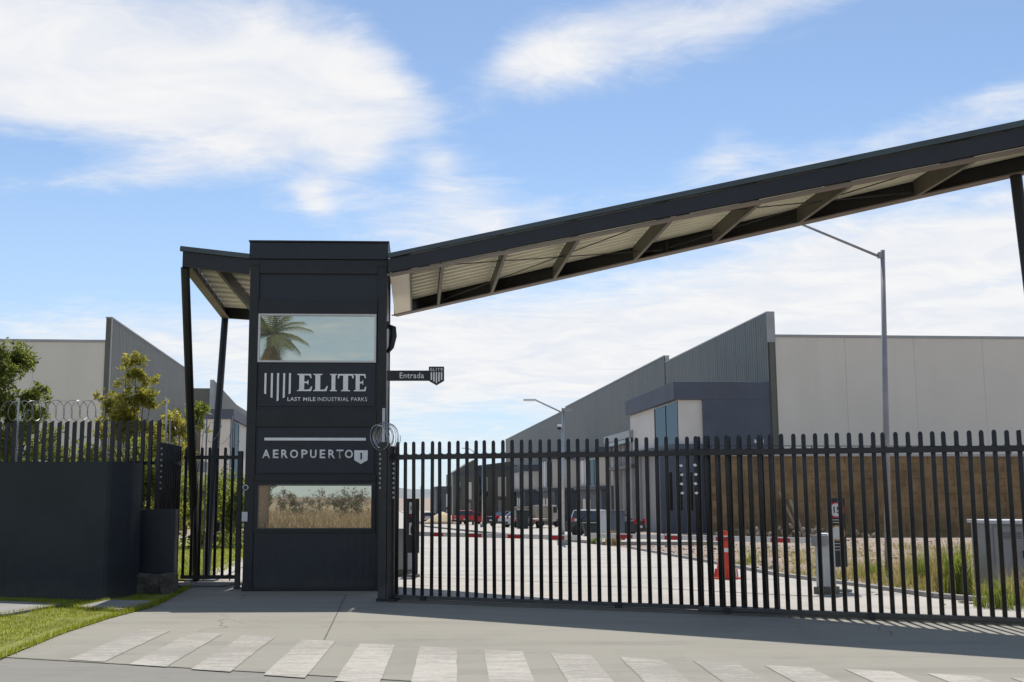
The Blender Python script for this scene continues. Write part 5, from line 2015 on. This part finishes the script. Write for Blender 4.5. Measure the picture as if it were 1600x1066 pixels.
MB().box((ux(632), 0, uz(864)), (ux(655), 0.06, uz(779))).build('board', 'sign_black', SL_, bevel=0.004)
MB().box((ux(633), 0.01, 0), (ux(637), 0.05, uz(864) - .002)).build('leg', 'sign_black', SL_)
MB().box((ux(645), 0.01, 0), (ux(653), 0.05, uz(864) - .002)).build('leg', 'sign_black', SL_)
MB().box((ux(630), -0.08, 0), (ux(656), 0.15, 0.06)).build('footing', 'kerb_concrete', SL_)
pl_ = MB().box((ux(639), -0.005, uz(803)), (ux(649), -0.001, uz(785))).build('sign_plate', 'sign_pale', SL_)
MB().box((ux(640), -0.007, uz(808)), (ux(648), -0.001, uz(806))).build('red_line', 'sign_red', SL_)
text_obj('numeral', '15', 0.115, 'letter_dark', pl_, (ux(644), -0.008, uz(797)), 0.002, align='CENTER', offset=0.003)
pl2 = MB().box((ux(639), -0.005, uz(836)), (ux(649), -0.001, uz(817))).build('sign_plate', 'sign_pale', SL_)
fig = MB()
z0 = uz(835)
c_ = ux(644)
fig.prism([(c_ - .03, z0), (c_ - .01, z0), (c_ + .005, z0 + .07), (c_ + .03, z0), (c_ + .05, z0), (c_ + .022, z0 + .12), (c_ + .02, z0 + .16), (c_ - .03, z0 + .16), (c_ - .035, z0 + .1)], -0.009, -0.0055, 'y')
fig.prism([(c_ - .005 + .018 * math.cos(t), z0 + .185 + .018 * math.sin(t)) for t in [k * math.tau / 10 for k in range(10)]], -0.009, -0.0055, 'y')
fig.build('walker_symbol', 'letter_dark', pl2)

# ---- cone
p = G(1135, 905)
CO = thing('traffic_cone', 'tall orange-red traffic cone with pale bands behind the gate', 'traffic cone', tuple(p), 0)
hc = at(1135, 829, p.y).z - p.z
r0, r1 = 0.215, 0.05
rc = lambda z: r0 + (r1 - r0) * ((z - 0.06) / (hc - 0.06)) if z > 0.06 else r0
pro = [(rc(z), z) for z in (0.05, 0.2, 0.26, 0.261, 0.40, 0.6, 0.7, hc - 0.16)]
MB().lathe([(rc(0.06) + 0.01, 0.045), (rc(0.12), 0.12), (rc(hc - 0.16), hc - 0.16)], 24).build('cone_body', 'orange', CO, smooth=False)
MB().lathe([(0.04, hc - 0.158), (0.055, hc - 0.12), (0.055, hc - 0.05), (0.03, hc)], 16).build('handle', 'orange', CO)
for za_, zb_ in ((hc * 0.56, hc * 0.64), (hc * 0.80, hc * 0.84)):
    MB().lathe([(rc(za_) + 0.003, za_), (rc(zb_) + 0.003, zb_)], 24).build('band', 'reflective_band', CO)
bp = MB().prism([(0.28 * math.cos(k * math.tau / 8 + .39), 0.28 * math.sin(k * math.tau / 8 + .39)) for k in range(8)], 0.0, 0.045)
bp.build('foot', 'orange', CO, bevel=0.008)
for k in range(8):
    t = k * math.tau / 8
    MB().box((-0.02, -0.012, 0.0), (0.02, 0.012, 0.16)).build('rib', 'reflective_band' if k % 2 else 'orange', CO, loc=(0.225 * math.cos(t), 0.225 * math.sin(t), 0.046), rot=(0, -0.12, t))

# ---- electrical cabinets
p = Vector((at(1518, 900, 18.6).x + 0.36, 18.6, 0))
EC = thing('electrical_cabinet', 'large grey electrical cabinet in the weeds at the right edge', 'cabinet', tuple(p), R(-3))
hh = at(1550, 813, 18.6).z
Lc_ = 2.2
MB().box((0, 0, 0.06), (Lc_, 0.8, hh - 0.06)).build('housing', 'cabinet_grey', EC, bevel=0.01)
MB().box((-0.04, -0.06, hh - 0.06), (Lc_ + 0.04, 0.86, hh)).build('lid', 'cabinet_light', EC, bevel=0.008)
MB().box((-0.03, -0.03, -0.02), (Lc_ + .03, 0.83, 0.058)).build('plinth', 'kerb_concrete', EC)
for i in range(4):
    x_ = 0.03 + i * 0.54
    d_ = MB().box((x_ + 0.012, -0.018, 0.10), (x_ + 0.53, -0.001, hh - 0.10)).build('door', 'cabinet_grey', EC, bevel=0.004)
    lv = MB()
    for k in range(4):
        lv.box((x_ + 0.08, -0.027, hh - 0.30 + k * 0.03), (x_ + 0.46, -0.019, hh - 0.288 + k * 0.03))
    lv.build('louvre', 'dark_cladding', d_)
    MB().box((x_ + 0.46, -0.035, hh * .5), (x_ + 0.48, -0.0185, hh * .5 + .12)).build('handle', 'black_metal', d_)
for (pa, pb, pt_, pbt, lab, cm) in ((940, 949, 799, 845, 'narrow pale grey cabinet on the median beside the parked car', 'cabinet_light'), (955, 977, 799, 848, 'wider blue-grey cabinet on the median, right of the narrow one', 'blue_grey'),
                                    (1182, 1198, 690, 0, '', '')):
    if not lab:
        continue
    g_ = G((pa + pb) / 2, pbt)
    w_ = at(pb, 820, g_.y).x - at(pa, 820, g_.y).x
    h_ = at(pa, pt_, g_.y).z - g_.z
    r_ = thing('utility_cabinet', lab, 'cabinet', tuple(g_), 0, 'small cabinets on the median')
    MB().box((-w_ / 2, 0, 0.08), (w_ / 2, 0.5, h_)).build('housing', cm, r_, bevel=0.01)
    MB().box((-w_ / 2 - .03, -.03, h_ + 0.002), (w_ / 2 + .03, .53, h_ + 0.05)).build('lid', cm, r_)
    MB().box((-w_ / 2 - .04, -.04, 0), (w_ / 2 + .04, .54, 0.078)).build('plinth', 'kerb_concrete', r_)
    MB().box((-w_ / 2 + .04, -0.012, 0.14), (w_ / 2 - .04, -0.001, h_ - 0.06)).build('door', cm, r_)
# flood light over the gate overlap, on its pole in the yard
p = Vector((at(1190, 800, 44).x, 44, gz(44)))
FLt = thing('flood_light', 'white flood light on a slim pole, above the overlap of the gates', 'lamp', tuple(p), 0)
zt_ = at(1191, 692, 44).z - p.z
MB().tube([(0, 0, 0), (0, 0, zt_)], 0.035, 8).build('pole', 'dark_cladding', FLt)
MB().box((-0.16, -0.1, zt_), (0.16, 0.06, zt_ + 0.1)).build('lamp_head', 'boom_white', FLt, bevel=0.01)
MB().box((-0.18, -0.14, zt_ + 0.102), (0.18, 0.1, zt_ + 0.13)).build('hood', 'cabinet_grey', FLt)
# dark green bins
for (pa, pt_, pbt, lab) in ((817, 797, 829, 'dark green bin in front of the tan flatbed truck'), (928, 817, 842, 'dark container half hiding the parked silver car')):
    g_ = G(pa, pbt)
    r_ = thing('waste_bin', lab, 'bin', tuple(g_), 0, 'dark bins by the kerb')
    h_ = at(pa, pt_, g_.y).z - g_.z
    MB().prism([(-0.42, 0.12), (0.42, 0.12), (0.52, h_ - .1), (-0.52, h_ - .1)], 0, 0.8, 'y').build('bin_body', 'bin_green', r_, bevel=0.02)
    MB().box((-0.55, -0.05, h_ - 0.098), (0.55, 0.85, h_)).build('lid', 'bin_green', r_, bevel=0.02)
    for sx_ in (-0.35, 0.35):
        MB().lathe([(0.08, -0.03), (0.08, 0.03)], 12).build('wheel', 'rubber', r_, loc=(sx_, 0.2, 0.08), rot=(0, R(90), 0))


# ---- vehicles
def wheel(parent, x, y, r=0.34):
    t = MB().lathe([(r * .62, -0.1), (r * .95, -0.1), (r, -0.06), (r, 0.06), (r * .95, 0.1), (r * .62, 0.1)], 18).build('wheel', 'rubber', parent, loc=(x, y, r), rot=(0, R(90), 0))
    MB().lathe([(r * .25, -0.085), (r * .60, -0.08), (r * .60, 0.08), (r * .25, 0.085)], 12).build('rim', 'galv', t)


def car(label, base, ang, prof, cab, paint, Wd=1.76, wy=(0.9, 3.4), group='parked vehicles', tail=True):
    """prof: body side outline (y,z); cab: glasshouse outline; y=0 is the rear"""
    r_ = thing('parked_car', label, 'car', tuple(base), ang, group)
    b = MB().prism(prof, -Wd / 2, Wd / 2, 'x').build('body', paint, r_, bevel=0.06)
    c = MB()
    n = len(cab)
    zlo = min(z for _, z in cab)
    zhi = max(z for _, z in cab)
    vs = []
    for sgn in (-1, 1):
        for (y, z) in cab:
            wx = Wd / 2 * (0.97 - 0.16 * (z - zlo) / (zhi - zlo))
            vs.append((sgn * wx, y, z))
    c.add(vs, [tuple(range(n)), tuple(range(2 * n - 1, n - 1, -1))] + [(i, (i + 1) % n, n + (i + 1) % n, n + i) for i in range(n)])
    c.build('cabin', 'car_glass', r_, bevel=0.03)
    ys_ = [y for y, z in cab if z > zhi - 0.03]
    MB().box((-Wd * .40, min(ys_) - 0.02, zhi - 0.01), (Wd * .40, max(ys_) + 0.05, zhi + 0.035)).build('roof', paint, r_, bevel=0.02)
    for sgn in (-1, 1):
        for (y0, z0), (y1, z1) in ((cab[0], cab[-1]), (cab[1], cab[2])):
            w0 = Wd / 2 * 0.965
            w1 = Wd / 2 * 0.82
            MB().beam(Vector((sgn * w0, y0, z0)), Vector((sgn * w1, y1, z1)), 0.06, 0.06, (1, 0, 0)).build('pillar', paint, r_)
        ym = (cab[0][0] + cab[1][0]) / 2
        MB().beam(Vector((sgn * Wd / 2 * .97, ym, zlo)), Vector((sgn * Wd / 2 * .82, ym, zhi)), 0.07, 0.05, (1, 0, 0)).build('pillar', paint, r_)
        zl0 = prof[0][1]
        MB().box((sgn * (Wd / 2 - 0.16) - 0.08, -0.03, 0.78), (sgn * (Wd / 2 - 0.16) + 0.08, 0.06, 1.05)).build('tail_light', 'lamp_red', r_)
        MB().box((sgn * (Wd / 2 + 0.02) - .08, cab[1][0] - 0.2, zlo), (sgn * (Wd / 2 + 0.02) + .08, cab[1][0] - 0.05, zlo + 0.13)).build('mirror', paint, r_)
        for yy in wy:
            wheel(r_, sgn * (Wd / 2 - 0.09), yy)
    MB().box((-0.26, -0.045, 0.55), (0.26, -0.02, 0.67)).build('number_plate', 'boom_white', r_)
    MB().box((-Wd / 2 + .05, -0.09, 0.34), (Wd / 2 - .05, 0.1, 0.52)).build('bumper', 'car_dark', r_, bevel=0.02)
    return r_


suv_p = [(0, 0.35), (4.2, 0.35), (4.25, 0.7), (4.1, 0.92), (3.2, 1.02), (0.05, 1.04), (0, 0.8)]
suv_c = [(0.08, 1.03), (3.25, 1.01), (2.45, 1.50), (0.35, 1.50)]
sed_p = [(0, 0.3), (4.4, 0.3), (4.45, 0.6), (4.2, 0.82), (3.3, 0.92), (0.9, 0.96), (0.05, 0.94), (0, 0.7)]
sed_c = [(0.75, 0.95), (3.35, 0.91), (2.55, 1.38), (1.35, 1.38)]
g_ = G(914, 838)
car('silver hatchback parked behind the small cabinets, its red tail light showing', g_, R(-18), suv_p, suv_c, 'car_white')
g_ = G(985, 838)
g_ = Vector((at(1000, 820, 62).x, 62, gz(62)))
car('dark low car half hidden behind the wider grey cabinet', g_, R(60), sed_p, sed_c, 'car_dark')
g_ = Vector((at(712, 820, 125).x, 125, gz(125) + 0.13))
car('small bright red car near the far end of the street', g_, R(-60), sed_p, sed_c, 'car_red')
g_ = Vector((at(728, 820, 122).x, 122, gz(122) + 0.13))
car('second red car, boxier, right beside the small red car', g_, R(0), suv_p, suv_c, 'car_red')
g_ = Vector((at(672, 820, 150).x, 150, gz(150)))
car('white van-like car farthest away on the road beside the thin poles', g_, R(8), suv_p, suv_c, 'car_white')
g_ = Vector((at(768, 820, 104).x, 104, gz(104) + 0.13))
car('dark car parked right of the distant street lamp', g_, R(-50), sed_p, sed_c, 'car_dark')
g_ = Vector((at(786, 820, 98).x, 98, gz(98) + 0.13))
car('white low car parked between the dark car and the green bin', g_, R(-60), sed_p, sed_c, 'car_white')
# flatbed truck
g_ = Vector((at(833, 820, 96).x, 96, gz(96) + 0.13))
TR = thing('flatbed_truck', 'tan stake-bed truck parked by the dark warehouses', 'truck', tuple(g_), R(-25))
MB().box((-1.0, 2.0, 0.75), (1.0, 2.1, 1.9)).box((-1.0, -1.9, 0.62), (1.0, 2.1, 0.78)).build('bed', 'car_tan', TR)
for sgn in (-1, 1):
    for k in range(4):
        MB().box((sgn * 1.0 - 0.02, -1.9, 0.88 + k * 0.25), (sgn * 1.0 + 0.02, 2.0, 1.06 + k * 0.25)).build('side_board', 'car_tan', TR)
MB().prism([(2.2, 0.5), (4.3, 0.5), (4.35, 1.1), (3.7, 1.25), (3.3, 1.9), (2.2, 1.9)], -0.95, 0.95, 'x').build('cab', 'car_white', TR, bevel=0.05)
MB().box((-0.96, 2.4, 1.25), (0.96, 3.3, 1.75)).build('cab_window', 'car_glass', TR)
for sgn in (-1, 1):
    for yy in (-1.0, 3.4):
        wheel(TR, sgn * 0.85, yy, 0.38)
    MB().box((sgn * 0.8 - .1, -1.95, 0.62), (sgn * 0.8 + .1, -1.9, 0.78)).build('tail_light', 'lamp_red', TR)

# ------------------------------------------------------------------ across the street, behind the camera (mirrored in the tower windows)
sheet('field', [(-120, -200), (120, -200), (120, -3.2), (-120, -3.2)], -0.008, 'field_dry')
random.seed(77)


def pick_field():
    y = -8 - 60 * random.random() ** 1.4
    return random.uniform(-16, 4) * (1 + (-y - 8) * 0.03), y


mb = MB()
blades(mb, 14000, pick_field, 0.1, 0.75, 0.03, 1.0)
tag(struct(mb.build('field_grass', 'field_straw', fix=False), 'stuff'), 'tall dry grass of the field mirrored in the lower tower window', 'grass')
for i, (x_, y_, rr, lab) in enumerate(((-4.6, -52, 1.7, 'round green bush in the dry field, mirrored at the middle of the lower window'), (-11.8, -24, 0.7, 'small green bush in the dry field, mirrored at the left of the lower window'),
                                       (-1.5, -60, 1.5, 'scrubby bush in the dry field, mirrored at the right of the lower window'), (-8.5, -62, 1.6, 'wide scrub bush far out in the mirrored dry field'))):
    cr = [(random.uniform(-1, 1) * rr, random.uniform(-.5, .5), rr * random.uniform(.3, 1.1), rr * random.uniform(.4, .7)) for _ in range(7)]
    tree('field_bush', lab, 'bush', (x_, y_, 0), rr * 1.3, cr, 3500, 0.08, 'leaf_scrub', 0.05, group='bushes in the dry field', subr=0.4)


def palm(base, h, label, n=34, fl=2.0):
    r_ = thing('palm_tree', label, 'palm tree', base)
    tr = []
    for k in range(12):
        t = k / 11
        tr.append(Vector((0.25 * math.sin(t * 1.5), 0.1 * t, h * t)))
    MB().tube(tr, [0.30 - 0.12 * (k / 11) for k in range(12)], 10).build('trunk', 'trunk', r_, smooth=True)
    top = tr[-1]
    for dead, cnt, m in ((False, n, 'palm_leaf'), (True, 22, 'palm_dead')):
        for i in range(cnt):
            az = i * 2.399 + random.uniform(-.2, .2)
            el = random.uniform(-0.1, 1.2) if not dead else random.uniform(-1.4, -0.9)
            L = fl * random.uniform(.8, 1.1) * (0.8 if dead else 1)
            dirv = Vector((math.cos(az) * math.cos(el), math.sin(az) * math.cos(el), math.sin(el)))
            mb = MB()
            p = top + Vector((0, 0, 0.1 if not dead else -0.25))
            pts_ = []
            for k in range(10):
                pts_.append(p.copy())
                p = p + dirv * (L / 10)
                dirv = (dirv + Vector((0, 0, -0.13))).normalized()
            mb.tube(pts_[::3] + [pts_[-1]], 0.018, 4)
            side = Vector((-math.sin(az), math.cos(az), 0))
            for k in range(1, 10):
                for sgn in (-1, 1):
                    for sub_ in (0, .5):
                        q0 = pts_[k] if sub_ == 0 else pts_[k].lerp(pts_[max(k - 1, 0)], .5)
                        ll = 0.62 * math.sin(math.pi * (k / 10) ** .8) + 0.15
                        tp_ = q0 + side * sgn * ll * .75 + (pts_[k] - pts_[k - 1]).normalized() * ll * .5 + Vector((0, 0, -ll * .4))
                        dd = (pts_[k] - pts_[k - 1]).normalized() * 0.03
                        mb.add([q0 - dd, q0 + dd, tp_], [(0, 1, 2)])
            mb.build('frond', m, r_, fix=False)
    return r_


palm((-6.5, -9.5, 0), 8.5, 'fan-crowned palm across the street, mirrored in the upper tower window')

random.seed(9)
cr = [(random.uniform(-.7, .7), random.uniform(-.5, .5), random.uniform(1.4, 3.6), 0.5) for _ in range(12)]
tree('drooping_tree', 'small drooping tree in the dry field, mirrored at the left edge of the lower window', 'tree', (-7.9, -20, 0), 3.8, cr, 6000, 0.06, 'leaf_dark', 0.09, elong=4.5, subr=0.5)
